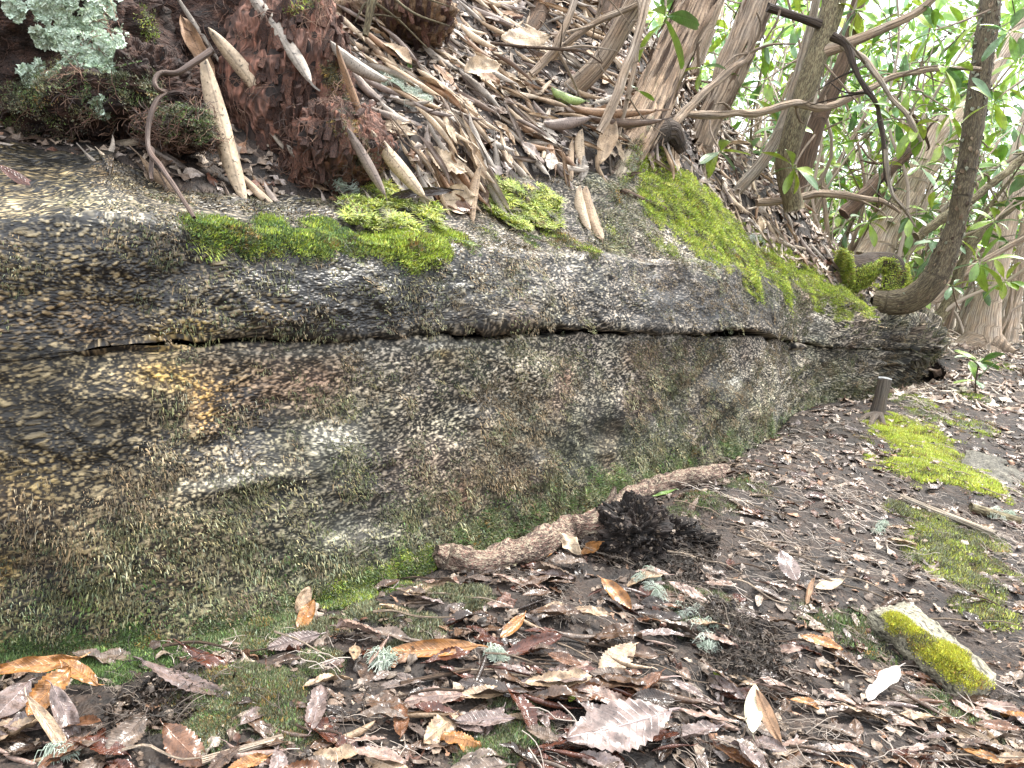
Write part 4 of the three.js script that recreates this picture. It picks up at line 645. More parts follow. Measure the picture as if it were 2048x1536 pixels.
function tree(name, label, limbs, { cat = 'tree', group } = {}) { // limbs: [part name, sighted points, material, options]
  const first = limbs[0][1][0], g = thing(name, at(first[0], first[1], first[2]), label, cat, group);
  limbs.forEach(([pn, list, mat, o = {}], k) => part(g, pn, tubeGeo(pl(list), { seg: o.seg ?? 14, step: o.step ?? .02, rough: o.rough ?? .14, freq: o.freq ?? 24, seed: k + first[0] * .01, fluted: o.fluted ?? 0, wander: o.wander ?? 0 }), mat));
  return g;
}
const T1 = tree('rhododendron_tree', 'thick shaggy tan trunk rising above the upper corner of the moss slab', [['trunk', [[1215, 380, 2.85, 30], [1250, 310, 2.95, 44], [1285, 245, 3.02, 44], [1312, 180, 3.08, 38], [1352, 90, 3.15, 36], [1392, 0, 3.2, 35], [1440, -140, 3.3, 33]], BARK.shaggy, { seg: 26, rough: .2, fluted: .07, step: .012 }], ['root', [[1290, 270, 2.98, 30], [1340, 260, 3.05, 22], [1365, 300, 3.1, 12]], BARK.dark, {}], ['root', [[1250, 320, 2.9, 30], [1215, 400, 2.75, 20], [1210, 430, 2.7, 8]], BARK.grey, {}]]);
function shag(g, L, n, mats, w = .012) { // strips of bark peeling off a trunk
  const curve = new THREE.CatmullRomCurve3(L.map(([x, y, d]) => at(x, y, d)), false, 'centripetal'), gs = [0, 1, 2].map((k) => leafGeo({ L: 1, W: .14, nL: 8, nW: 2, roll: .8, bend: .05, wave: .02, ragged: .5, seed: k + 70, stalk: 0 }));
  for (let k = 0; k < n; k++) { const t = R(.02, .98), c = curve.getPointAt(t), tn = curve.getTangentAt(t), a = R(0, 6.283), e1 = V(1, 0, 0).addScaledVector(tn, -tn.x).normalize(), e2 = tn.clone().cross(e1), o = e1.clone().multiplyScalar(Math.cos(a)).addScaledVector(e2, Math.sin(a)), i = t * (L.length - 1), j = Math.min(L.length - 2, Math.floor(i)), r = lerp(L[j][3] * L[j][2], L[j + 1][3] * L[j + 1][2], i - j) / FPX; const m = shade(new THREE.Mesh(pick(gs), pick(mats))); m.name = 'bark_strip'; g.add(m); frame(c.addScaledVector(o, r * R(1.0, 1.12)).sub(g.position), o.clone().addScaledVector(tn, R(-.15, .15)).normalize(), tn.clone().addScaledVector(e2, R(-.12, .12)), R(.05, .17)).decompose(m.position, m.quaternion, m.scale); }
}
const stripM = [bark(.44, .34, .26), bark(.3, .22, .165), bark(.52, .44, .36), bark(.17, .12, .09)];
shag(T1, [[1250, 310, 2.95, 44], [1285, 245, 3.02, 44], [1312, 180, 3.08, 38], [1352, 90, 3.15, 36], [1392, 0, 3.2, 35], [1440, -140, 3.3, 33]], 150, stripM);
addTarget(T1.children[0], 'tree1'); addTarget(T1.children[2], 'tree1');
mossPatch('root_moss', 'mint and olive moss crust on the foot of the thick shaggy trunk', [[1255, 320, .07], [1240, 350, .07], [1270, 290, .05], [1300, 250, .03], [1225, 380, .05]], { kinds: ['tree1'], pal: [...OLIVE, [.3, .38, .27], [.36, .43, .33], ...VIVID], n: 1500, size: [.8, 1.4], lumpy: .006 });
tree('rhododendron_tree', 'smooth tan leaning stem left of the shaggy trunk', [['trunk', [[1135, 190, 2.95, 24], [1165, 162, 2.92, 21], [1200, 125, 2.9, 20], [1240, 60, 2.88, 20], [1275, 0, 2.85, 21], [1330, -110, 2.85, 20]], BARK.tan, { rough: .06 }]]);
const T3 = tree('rhododendron_tree', 'second shaggy trunk behind the thick shaggy trunk', [['trunk', [[1385, 330, 3.95, 28], [1415, 250, 3.95, 25], [1446, 183, 3.95, 26], [1480, 100, 3.95, 29], [1520, 0, 3.95, 33], [1570, -130, 4, 32]], BARK.tan, { seg: 22, rough: .2, fluted: .06 }]]);
shag(T3, [[1415, 250, 3.95, 25], [1446, 183, 3.95, 26], [1480, 100, 3.95, 29], [1520, 0, 3.95, 33], [1570, -130, 4, 32]], 90, stripM);
tree('rhododendron_tree', 'lichen speckled grey trunk with a broken red brown foot', [['trunk', [[1588, 420, 4.0, 20], [1572, 330, 3.95, 21], [1578, 292, 3.92, 21], [1610, 183, 3.9, 21], [1647, 73, 3.9, 22], [1669, 0, 3.9, 24], [1690, -120, 3.95, 22]], BARK.speck, { rough: .12 }], ['branch', [[1640, 105, 3.88, 14], [1700, 85, 3.85, 11], [1760, 60, 3.8, 9], [1840, 20, 3.75, 8], [1900, -40, 3.7, 7]], BARK.tan, { rough: .06 }], ['dead_limb', [[1640, 50, 3.87, 9], [1590, 32, 3.85, 8], [1535, 14, 3.82, 9]], BARK.dark, {}]]);
tree('rhododendron_tree', 'dark brown trunk just behind the lichen speckled trunk', [['trunk', [[1575, 415, 4.5, 26], [1595, 370, 4.5, 18], [1629, 256, 4.5, 17], [1687, 128, 4.5, 15], [1713, 22, 4.5, 14], [1730, -80, 4.5, 14]], BARK.brown, { rough: .2 }]]);
tree('rhododendron_tree', 'wide pale trunk leaning right behind the arching branch', [['trunk', [[1745, 520, 5.9, 36], [1772, 460, 5.9, 30], [1830, 360, 5.9, 28], [1890, 280, 5.9, 20], [1960, 180, 5.9, 15], [2060, 20, 6, 13]], BARK.pale, { rough: .16, fluted: .07 }], ['branch', [[1800, 410, 5.88, 20], [1850, 300, 5.8, 16], [1880, 230, 5.8, 12]], BARK.pale, {}]]);
tree('rhododendron_tree', 'thin pale stem between the two speckled trunks and the slab', [['trunk', [[1455, 400, 4.1, 12], [1520, 330, 4.1, 12], [1560, 260, 4.1, 11], [1590, 170, 4.1, 10], [1620, 60, 4.1, 9], [1640, -40, 4.1, 8]], BARK.grey, { rough: .08 }]]);
tree('rhododendron_tree', 'short dark trunk at the top of the litter bank', [['trunk', [[1050, 90, 3.1, 30], [1075, 40, 3.15, 24], [1095, -20, 3.2, 22], [1110, -90, 3.2, 20]], BARK.brown, { rough: .2 }]]);
tree('rhododendron_tree', 'split dark trunk left of the smooth tan stem', [['trunk', [[1180, 130, 3.3, 40], [1205, 70, 3.35, 32], [1225, 10, 3.4, 30], [1240, -80, 3.4, 26]], BARK.brown, { rough: .3, fluted: .1 }]]);
{ // the tree that bends out from the end of the rock
  const L = [[1748, 602, 4.35, 22], [1790, 606, 4.3, 26], [1830, 594, 4.25, 27], [1866, 562, 4.2, 26], [1892, 510, 4.17, 22], [1911, 450, 4.15, 19], [1927, 370, 4.12, 18], [1942, 280, 4.1, 19], [1958, 170, 4.08, 19.5], [1974, 60, 4.06, 20], [1988, -60, 4.05, 20]];
  const g = tree('bent_tree', 'bent tree with flaking dark bark curving up from the rock end', [['trunk', L, BARK.specdark, { seg: 22, rough: .1, step: .012 }]]);
  const curve = new THREE.CatmullRomCurve3(L.map(([x, y, d]) => at(x, y, d)), false, 'centripetal'), fl = [0, 1, 2].map((k) => leafGeo({ L: 1, W: .8, nL: 4, nW: 2, roll: .8, wave: .15, ragged: .6, seed: k + 80, stalk: 0 })), fm = [bark(.6, .5, .38), bark(.42, .33, .24), bark(.16, .12, .09), bark(.5, .58, .48)];
  for (let k = 0; k < 300; k++) { // bark flakes lifting off
    const t = R(.06, .98), c = curve.getPointAt(t), tn = curve.getTangentAt(t), a = R(0, 6.283), e1 = V(1, 0, 0).addScaledVector(tn, -tn.x).normalize(), e2 = tn.clone().cross(e1), o = e1.multiplyScalar(Math.cos(a)).addScaledVector(e2, Math.sin(a)), r = lerp(25, 18.5, clamp(t * 2.2)) * 4.15 / FPX;
    const m = shade(new THREE.Mesh(pick(fl), t > .62 && rnd() < .5 ? fm[3] : pick(fm))); m.name = 'bark_flake'; g.add(m); frame(c.addScaledVector(o, r * 1.08).sub(g.position), o.addScaledVector(tn, R(-.5, .5)).normalize(), tn.clone().addScaledVector(e2, R(-1.5, 1.5)), R(.012, .034)).decompose(m.position, m.quaternion, m.scale);
  }
  const rt = tree('mossy_root', 'mossy root looping beside the foot of the bent tree', [['loop', [[1690, 545, 4.4, 40], [1720, 540, 4.4, 34], [1752, 525, 4.42, 22], [1785, 528, 4.4, 20], [1795, 555, 4.37, 22], [1778, 590, 4.35, 24], [1755, 610, 4.35, 20]], BARK.dark, { seg: 14, rough: .2 }]], { cat: 'root' });
  addTarget(rt.children[0], 'loop');
  mossPatch('root_moss', 'thick green moss wrapping the looping root at the bent tree foot', [[1700, 540, .2], [1740, 530, .15], [1790, 540, .14], [1790, 580, .14], [1700, 510, .15]], { kinds: ['loop'], pal: [...VIVID, ...LIME], n: 3400, size: [1.2, 2.2], amp: .3 });
  mossPatch('moss_cushion', 'domed green moss cushion between the slab and the bent tree', [[1710, 510, .16], [1690, 530, .14], [1730, 560, .1], [1745, 580, .09], [1700, 575, .12]], { kinds: ['floor', 'upper'], pal: [...VIVID, ...LIME], n: 2600, size: [1.2, 2.2], up: .6 });
}
tree('pale_tree', 'stout pinkish tan trunk standing beside the path beyond the rock', [['trunk', [[1962, 712, 6.3, 40], [1965, 672, 6.3, 33], [1972, 620, 6.3, 27], [1990, 540, 6.3, 23], [2008, 460, 6.3, 21], [2038, 330, 6.3, 20], [2090, 150, 6.4, 19]], BARK.pale, { seg: 22, rough: .07, freq: 7, fluted: .06 }], ['root', [[1945, 690, 6.28, 30], [1915, 696, 6.2, 18], [1890, 690, 6.15, 8]], BARK.tan, {}], ['root', [[1985, 690, 6.25, 30], [2010, 700, 6.2, 16], [2030, 706, 6.15, 8]], BARK.tan, {}]]);
tree('pale_tree', 'slim pale trunk at the right edge behind the path', [['trunk', [[2018, 690, 7.2, 16], [2030, 600, 7.2, 12], [2045, 500, 7.2, 11], [2060, 380, 7.2, 10]], BARK.pale, {}]]);
tree('pale_tree', 'slim mossy leaning stem between the bent tree and the stout trunk', [['trunk', [[1868, 650, 5.6, 13], [1900, 600, 5.6, 11], [1925, 530, 5.6, 10], [1950, 480, 5.6, 9], [2040, 400, 5.6, 8]], BARK.speck, {}]]);
// single crooked branches and dead twigs in front of the thicket
const twigs = [
  ['long level branch snaking behind the speckled trunk', BARK.tan, [[1345, 225, 3.5, 6], [1400, 228, 3.55, 8], [1470, 229, 3.6, 8], [1530, 222, 3.65, 8], [1590, 206, 3.7, 8], [1650, 212, 3.75, 7], [1720, 185, 3.8, 7], [1790, 152, 3.8, 6], [1860, 138, 3.85, 5], [1960, 142, 3.9, 4]]],
  ['crooked branch climbing from the hollow behind the shaggy trunk', BARK.tan, [[1335, 260, 3.2, 9], [1370, 225, 3.3, 9], [1430, 165, 3.4, 8], [1497, 106, 3.5, 8], [1512, 60, 3.5, 7], [1530, 0, 3.5, 6], [1540, -50, 3.5, 6]]],
  ['dark forked dead twig hanging before the speckled trunk', BARK.dark, [[1668, 72, 3.6, 9], [1697, 92, 3.58, 8], [1712, 140, 3.56, 6], [1732, 185, 3.55, 6], [1758, 218, 3.54, 5], [1766, 290, 3.52, 5], [1772, 350, 3.5, 4], [1795, 380, 3.5, 3]]],
  ['grey straight twig slanting down right of the forked twig', BARK.grey, [[1690, 92, 3.6, 7], [1735, 130, 3.55, 6], [1785, 190, 3.5, 5], [1815, 240, 3.48, 5], [1838, 285, 3.46, 3]]],
  ['arching bare branch over the leaf litter beyond the slab', BARK.tan, [[1515, 408, 4.0, 7], [1560, 403, 4.0, 7], [1610, 392, 4.05, 7], [1660, 388, 4.1, 7], [1720, 400, 4.1, 6], [1765, 405, 4.15, 5], [1800, 425, 4.2, 3]]],
  ['pale upright stick standing in the litter before the shaggy trunk', BARK.pale, [[1196, 262, 2.7, 9], [1225, 210, 2.68, 9], [1250, 150, 2.66, 9], [1272, 90, 2.64, 9], [1290, 20, 2.62, 10], [1310, -60, 2.6, 10]]],
  ['thinner pale stick beside the upright stick', BARK.pale, [[1235, 265, 2.75, 4], [1255, 190, 2.72, 5], [1275, 100, 2.7, 5], [1283, 40, 2.7, 5], [1270, -30, 2.7, 5]]],
  ['pale forked stick leaning on the upper bank', BARK.pale, [[1062, 145, 2.75, 8], [1095, 120, 2.75, 9], [1115, 100, 2.74, 9], [1128, 65, 2.72, 8], [1150, 10, 2.7, 7], [1165, -40, 2.7, 6]]],
  ['lichen covered stick standing behind the stump', BARK.speck, [[728, 65, 2.2, 7], [735, 35, 2.2, 8], [742, 0, 2.2, 9], [748, -40, 2.2, 9]]],
  ['pale branch sweeping across the top of the bank', BARK.tan, [[1095, 115, 2.8, 6], [1150, 75, 2.8, 7], [1190, 45, 2.8, 7], [1240, 20, 2.8, 6], [1300, -10, 2.8, 5]]],
  ['drooping bare twig below the whorled leaves', BARK.grey, [[1768, 300, 3.5, 4], [1772, 340, 3.5, 4], [1786, 390, 3.5, 4], [1810, 420, 3.5, 3], [1830, 455, 3.52, 2]]],
  ['thin arched brown twig over the bank litter', BARK.brown, [[985, 90, 2.75, 3], [1050, 92, 2.72, 3], [1120, 95, 2.7, 3], [1170, 105, 2.68, 3], [1205, 125, 2.66, 2]]],
  ['mossy limb crossing behind the bent tree', BARK.speck, [[1830, 470, 5, 10], [1900, 430, 5, 9], [1980, 370, 5, 8], [2070, 300, 5, 8]]],
  ['dark limb leaning behind the pale trunk', BARK.brown, [[1690, 430, 5.2, 14], [1750, 370, 5.2, 12], [1800, 320, 5.2, 10], [1850, 270, 5.2, 8]]],
];
for (const [l, m, p] of twigs) {
  const g = thing('branch', at(p[0][0], p[0][1], p[0][2]), l, 'branch'); part(g, 'stem', tubeGeo(pl(p), { seg: 9, step: .012, rough: .3, freq: 50, seed: p[0][0] * .1, wander: .012 }), m);
  for (let k = 0; k < 7; k++) { const i = 1 + Math.floor(R(0, p.length - 1.01)), a = at(p[i][0], p[i][1], p[i][2]), r = p[i][3] * p[i][2] / FPX, d = V(R(-1, 1), R(-.6, .9), R(-.7, .5)).normalize(), e = R(.06, .26), q = [{ p: a, r: r * .45 }, { p: a.clone().addScaledVector(d, e * .5).add(V(R(-.02, .02), R(-.02, .02), 0)), r: r * .3 }, { p: a.clone().addScaledVector(d, e).add(V(R(-.04, .04), R(-.05, .03), 0)), r: r * .14 }]; part(g, 'twiglet', tubeGeo(q, { seg: 5, step: .03, rough: .2, seed: k }), m); }
}
// leafy sprays in front: twig and its leaves
const sprays = [ // pixel x, y of the whorl, depth, twig start, leaf count, leaf length, label
  [1888, 130, 3.7, [1800, 150, 3.8], 9, .17, 'big leaf whorl left of the bent tree near the top'],
  [1870, 60, 3.8, [1980, 20, 4.0], 8, .15, 'leaf whorl at the top beside the bent tree'],
  [1715, 205, 3.6, [1650, 130, 3.7], 6, .15, 'blue green leaf whorl hanging between the forked twig and dark trunk'],
  [1590, 330, 3.7, [1630, 270, 3.9], 7, .14, 'leaf whorl before the broken foot of the speckled trunk'],
  [1440, 300, 3.6, [1420, 230, 3.8], 5, .15, 'drooping grey green leaves behind the moss slab top'],
  [1830, 245, 3.5, [1785, 190, 3.5], 6, .14, 'leaf whorl at the tip of the grey slanting twig'],
  [1330, 30, 2.8, [1320, -60, 2.9], 4, .19, 'large dark leaves hanging by the shaggy trunk top'],
  [1275, 180, 2.7, [1255, 200, 2.7], 2, .08, 'two small round green leaves on the thin stick'],
  [1405, 130, 3.1, [1430, 60, 3.2], 3, .13, 'blue green leaves against the shaggy trunk'],
  [1530, 80, 3.6, [1560, 20, 3.6], 6, .13, 'leaf whorl under the dead limb'],
  [1990, 200, 3.6, [2060, 150, 3.7], 7, .14, 'leaf whorl right of the bent tree'],
  [2020, 60, 3.7, [2080, 30, 3.8], 8, .15, 'leaf whorl in the top right corner'],
  [1820, 430, 4.4, [1780, 380, 4.4], 6, .14, 'leaf whorl before the wide pale trunk'],
  [1950, 330, 4.6, [2000, 280, 4.8], 6, .13, 'leaf whorl just right of the bent tree at mid height'],
  [1480, 190, 4.0, [1450, 150, 4.2], 6, .13, 'leaf whorl between the two shaggy trunks and the speckled one'],
  [1760, 330, 4.2, [1720, 290, 4.2], 5, .12, 'leaf whorl right of the dark trunk'],
  [1990, 440, 4.8, [2030, 400, 5], 7, .14, 'leaf whorl above the stout trunk'],
  [1710, 20, 3.9, [1740, -40, 4], 8, .14, 'leaf whorl at the top between the trunks'],
  [1620, 130, 4.4, [1660, 100, 4.4], 6, .13, 'leaf whorl left of the dark trunk top'],
  [1905, 570, 5.0, [1920, 620, 5.1], 6, .12, 'bright leaf whorl under the curve of the bent tree'],
];
const spots = [[1560, 250], [1500, 300], [1660, 330], [1740, 90], [1790, 240], [1840, 330], [1900, 220], [2000, 330], [2030, 250], [1930, 60], [1780, 30], [1600, 40], [1460, 60], [1860, 420], [1960, 520], [1900, 480], [1690, 270], [1530, 160], [2010, 560], [1820, 180], [1740, 440], [1640, 230], [2040, 120], [1950, 250]];
spots.forEach(([x, y], k) => { const d = 4.3 + (k * .37 % 1) * 1.6; sprays.push([x, y, d, [x + R(-90, 90), y + R(-70, 60), d + .2], 7, R(.15, .2), `bright leaf whorl ${['under', 'beside', 'before', 'behind'][k % 4]} the ${['dark forked twig', 'speckled trunk', 'pale leaning trunk', 'bent tree', 'second shaggy trunk', 'level branch'][k % 6]}, ${y < 120 ? 'highest' : y < 260 ? 'high' : y < 380 ? 'midway' : 'low'} in the thicket`]); });
for (const [x, y, d, from, n, L, label] of sprays) {
  const c = at(x, y, d), a = at(...from), g = thing('rhododendron_spray', a, label, 'leaf spray', undefined);
  const mid = a.clone().lerp(c, .5).add(V(R(-.02, .02), R(-.03, .02), R(-.02, .02)));
  const tw = part(g, 'twig', tubeGeo([{ p: a, r: .006 }, { p: mid, r: .005 }, { p: c, r: .004 }], { seg: 6, step: .02, rough: .15 }), BARK.tan);
  whorl(tw, c, c.clone().sub(mid), n, L);
}
{ // sapling by the path
  const h = cast(1950, 790, ['floor']), g = thing('sapling', h.p, 'small green leaved sapling standing at the path edge', 'sapling'), d = depthOf(h.p), tip = at(1958, 722, d), mid = at(1952, 760, d);
  const st = part(g, 'stem', tubeGeo([{ p: h.p, r: .006 }, { p: mid, r: .005 }, { p: tip, r: .003 }], { seg: 6 }), BARK.brown); whorl(st, tip, V(.1, 1, 0), 6, .15); whorl(st, mid, V(-.4, .6, .2), 4, .13);
}
// the thicket behind: each shrub has its own stems and leaves
const where = ['far up the slope', 'behind the shaggy trunks', 'behind the speckled trunk', 'behind the wide pale trunk', 'behind the bent tree', 'beyond the path'];
let shrubs = 0;
for (let k = 0; k < 34; k++) {
  const px = 1330 + (k * 0.618034 % 1) * 760, d = 4.9 + (k % 8) * .72 + R(0, .5), x = (px - 1024) / FPX * d, z = -d; if (d < 6.4 && px > 1900) continue;
  const h = drop(x, z, ['floor']); if (!h) continue; shrubs++;
  const zone = px < 1450 ? where[1] : px < 1640 ? where[2] : px < 1820 ? where[3] : px < 1960 ? where[4] : where[5];
  const mk = pick(['tan', 'grey', 'pale', 'speck']), m = BARK[mk], ns = 2 + Math.floor(rnd() * 3), back = d > 8.6 ? 'farthest' : d > 7.4 ? 'far' : d > 6.2 ? 'some way' : 'close';
  const g = thing('rhododendron_shrub', h.p, `${['two', 'three', 'four'][ns - 2]}-stemmed ${mk === 'speck' ? 'speckled' : mk} barked rhododendron shrub ${back} ${zone}`, 'shrub', `rhododendron shrubs ${zone}`);
  for (let i = 0; i < ns; i++) {
    const lean = V(R(-.15, .9), 1, R(-.3, .3)), pts = [{ p: h.p.clone().add(V(R(-.15, .15), -.05, R(-.15, .15))), r: R(.016, .04) }], n = 6, H = R(1.1, 2.9) * (.6 + d * .07); let q = pts[0].p.clone(), dir = lean.normalize();
    for (let j = 1; j <= n; j++) { dir = dir.clone().add(V(R(-.32, .32), R(-.12, .25), R(-.3, .3))).normalize(); q = q.clone().addScaledVector(dir, H / n); pts.push({ p: q, r: pts[0].r * (1 - .75 * j / n) }); }
    part(g, 'stem', tubeGeo(pts, { seg: 7, step: .05, rough: .15, seed: k + i }), m);
    for (let j = 1; j <= n; j++) for (let w = 0; w < (j < 2 ? 0 : 2); w++) {
      const a = pts[j].p, b = a.clone().add(V(R(-.4, .4), R(-.12, .35), R(-.35, .35))), mid = a.clone().lerp(b, .5).add(V(R(-.05, .05), R(-.06, .03), 0));
      const tw = part(g, 'twig', tubeGeo([{ p: a, r: .006 }, { p: mid, r: .005 }, { p: b, r: .003 }], { seg: 5, step: .05 }), m);
      if (rnd() < .45) whorl(tw, b, b.clone().sub(mid), 6 + Math.floor(R(0, 3)), R(.13, .19));
    }
  }
}
{ // bare tangled stems low in the thicket, then the mass of leaves far behind
  const it = [], L = leafGeo({ L: 1, W: .32, nL: 5, nW: 2, roll: .4, bend: -.06, seed: 3, stalk: 0 }), gs = []; const q = rngOf(77);
  for (let k = 0; k < 7; k++) { const a = k / 7 * 6.283 + q(), g = L.clone(), d = V(Math.cos(a), .1 - .5 * q(), Math.sin(a)).normalize(), n = V(0, 1, 0).addScaledVector(d, -d.y).normalize(); g.applyMatrix4(frame(d.clone().multiplyScalar(.55), n, d, .95)); gs.push(g); }
  const W = mergeGeometries(gs), mat = new THREE.MeshPhysicalMaterial({ side: THREE.DoubleSide, color: 0xffffff, roughness: .4, transmission: .5, thickness: 0 });
  for (let k = 0; k < 1700; k++) { const d = 9 + 16 * rnd(), px = R(1150, 2300), x = (px - 1024) / FPX * d, h = land(x, -d), y = h + R(.1, 1) * (1.2 + .32 * d); it.push({ m: frame(V(x, y, -d), V(R(-.5, .5), 1, R(-.5, .5)).normalize(), V(R(-1, 1), 0, R(-1, 1)), R(.17, .28)), c: tint([[.26, .42, .1], [.36, .54, .12], [.48, .62, .14], [.3, .46, .26]], .25) }); }
  inst('distant_foliage', W, mat, it, 'bright green mass of rhododendron leaves far behind the trunks', 'foliage');
  const S = [0, 1, 2].map((k) => { const r = rngOf(k + 90), pts = []; let x = 0, z = 0; for (let i = 0; i < 7; i++) { pts.push({ p: V(x, i * .3, z), r: .012 * (1 - i * .11) }); x += (r() - .35) * .28; z += (r() - .5) * .22; } return tubeGeo(pts, { seg: 5, step: .08, rough: .2 }); });
  const SS = [[], [], []];
  for (let k = 0; k < 620; k++) { const d = 5.2 + 11 * rnd(), px = R(1300, 2150), x = (px - 1024) / FPX * d; if (d < 7 && px > 1880) continue; SS[k % 3].push({ m: frame(V(x, land(x, -d) - .05, -d), V(R(-.5, .5), R(-.4, .4), 1).normalize(), V(1, 0, 0), 1).premultiply(new THREE.Matrix4()), c: null, x, d }); }
  SS.forEach((l, k) => { for (const e of l) { const s = R(.5, 1.3); e.m = new THREE.Matrix4().compose(V(e.x, land(e.x, -e.d) - .05, -e.d), new THREE.Quaternion().setFromEuler(new THREE.Euler(R(-.5, .5), R(0, 6.3), R(-.9, .3))), V(s, s * R(.7, 1.4), s)); e.c = tint([[.4, .33, .26], [.3, .25, .2], [.5, .43, .35]], .2); } inst('bare_stems', S[k], std({ roughness: .9, color: 0xffffff }), l, ['tangle of thin bare grey stems low in the thicket', 'tangle of crooked tan stems low in the thicket', 'tangle of leaning pale stems low in the thicket'][k], 'stems'); });
}
// ------------------------------------------------------------------ leaf litter
const imgDir = (deg) => RIGHT.clone().multiplyScalar(Math.cos(deg * Math.PI / 180)).addScaledVector(UP, -Math.sin(deg * Math.PI / 180)); // 0 = to the right, 90 = down
function lay(name, geo, mat, h, dir, size, lift, tilt, label, cat, group) {
  const n = h.n.clone().add(V(R(-tilt, tilt), R(0, tilt), R(-tilt, tilt))).normalize(), m = single(name, geo, mat, label, cat, group);
  frame(h.p.clone().addScaledVector(h.n, lift), n, dir, size).decompose(m.position, m.quaternion, m.scale); return m;
}
{ // crumbs, scraps and hair roots that cover the soil
  const near = (a) => 1 / Math.max(.8, Math.hypot(a.x, a.z)) ** 1.0, sc = [[], [], [], []], scm = std({ map: deadMap, bumpMap: deadBump, bumpScale: .001, roughness: .5, color: 0xffffff });
  const dark = [[.06, .038, .028], [.095, .066, .05], [.035, .025, .02], [.15, .112, .09], [.11, .048, .03], [.2, .16, .13]], light = [[.36, .285, .23], [.25, .19, .15], [.46, .39, .335], [.36, .31, .3], [.17, .12, .09], [.28, .16, .1], [.38, .32, .29]];
  for (const { p, n } of sampler(tFloor)(62000, (a) => inView(a) && a.z > -7 ? near(a) : 0)) {
    const q = nearFoot(p.x, p.z); if (q.d < 0 && q.d > -.12) continue; const bank = q.d < 0, pathy = sstep(.5, 1.6, q.d) + sstep(3.5, 5.5, Math.hypot(p.x, p.z));
    const pal = rnd() < (bank ? .72 : .26 + .34 * sstep(.2, .9, p.x) + .5 * clamp(pathy)) ? light : dark;
    if (!bank && rnd() < .12 + .3 * fbm2(p.x * 4, p.z * 4, 33, 2)) continue;
    sc[Math.floor(rnd() * 4)].push({ m: frame(p.addScaledVector(n, R(0, .008)), n.clone().add(V(R(-.5, .5), 0, R(-.5, .5))).normalize(), V(R(-1, 1), 0, R(-1, 1)), (rnd() < .75 ? R(.006, .022) : R(.02, .042)) * (bank ? 1.4 : 1) * (1 + .18 * Math.min(4, Math.hypot(p.x, p.z)))), c: tint(pal, .3) });
  }
  sc.forEach((l, k) => inst('leaf_crumbs', scrap[k], scm, l, ['small brown leaf crumbs strewn over the forest floor', 'curled leaf scraps strewn over the forest floor', 'torn flat leaf scraps strewn over the forest floor', 'broken leaf tips strewn over the forest floor'][k], 'leaf litter'));
  const mat2 = serrate.slice(0, 4).map(() => []), mat3 = rolled.slice(0, 4).map(() => []);
  for (const { p, n } of sampler(tFloor)(15000, (a) => inView(a) && a.z > -6.5 ? near(a) : 0)) {
    const q = nearFoot(p.x, p.z); if (q.d < .03 && q.d > -.16) continue;
    if (q.d > 0) { const px = pixelOf(p), heap = .34 + Math.exp(-(((px[0] - 1180) / 380) ** 2 + ((px[1] - 1340) / 220) ** 2)) + .8 * Math.exp(-(((px[0] - 1600) / 220) ** 2 + ((px[1] - 930) / 110) ** 2)) + .5 * Math.exp(-(((px[0] - 1080) / 260) ** 2 + ((px[1] - 1180) / 90) ** 2)) + (px[0] > 1500 ? .25 : 0); if (rnd() > heap) continue; mat2[Math.floor(rnd() * 4)].push({ m: frame(p.addScaledVector(n, R(-.002, .008)), n.clone().add(V(R(-.35, .35), 0, R(-.35, .35))).normalize(), V(R(-1, 1), 0, R(-1, 1)), [R(.035, .085), R(.035, .085), R(.03, .08)]), c: tint([[.085, .03, .018], [.06, .04, .03], [.14, .11, .1], [.1, .06, .04], [.035, .025, .02], [.17, .12, .095], ...(px[0] > 1450 ? [[.26, .21, .18], [.32, .25, .2], [.2, .17, .165]] : [])], .3) }); }
    else if ((q.d < -.2 || p.y > 1) && rnd() < .5) mat3[Math.floor(rnd() * 4)].push({ m: frame(p.addScaledVector(n, R(0, .025)), n.clone().add(V(R(-.3, .3), 0, R(-.3, .3))).normalize(), p.x < -.05 ? V(1 + R(-.5, .5), -1, R(-.5, .8)) : V(R(-1, 1), R(-1, .2), R(-1, 1)), R(.1, .17)), c: tint([[.46, .36, .26], [.56, .46, .35], [.3, .25, .22], [.44, .38, .32], [.16, .11, .08], [.32, .22, .14]], .25) });
  }
  mat2.forEach((l, k) => inst('leaf_mat', serrate[k], std({ map: deadMap, bumpMap: deadBump, bumpScale: .0009, roughness: .27, color: 0xffffff }), l, ['wet brown leaves matted under the countable ones', 'dark wet leaves matted into the soil', 'torn wet leaves matted into the soil', 'small wet leaves matted into the soil'][k], 'leaf litter'));
  mat3.forEach((l, k) => inst('bank_litter', rolled[k], std({ map: dryMap, bumpMap: deadBump, bumpScale: .0008, roughness: .7, color: 0xffffff }), l, ['dense mat of dry rolled leaves covering the bank', 'mat of narrow rolled leaves covering the bank', 'mat of broken rolled leaves covering the bank', 'mat of crossing rolled leaves covering the bank'][k], 'leaf litter'));
  const far = [[], []];
  for (const { p, n } of sampler(tFloor)(15000, (a) => a.z < -4 && a.z > -22 && a.x > -1 && a.x < 14 ? 1 / Math.max(4, Math.hypot(a.x, a.z)) ** 1.5 : 0)) { if (nearFoot(p.x, p.z).d < -.0 && nearFoot(p.x, p.z).d > -.15) continue; far[rnd() < .5 ? 0 : 1].push({ m: frame(p.addScaledVector(n, .01), n.clone().add(V(R(-.5, .5), 0, R(-.5, .5))).normalize(), V(R(-1, 1), 0, R(-1, 1)), R(.05, .13)), c: tint([[.5, .42, .36], [.36, .28, .23], [.58, .51, .45], [.24, .17, .13]], .25) }); }
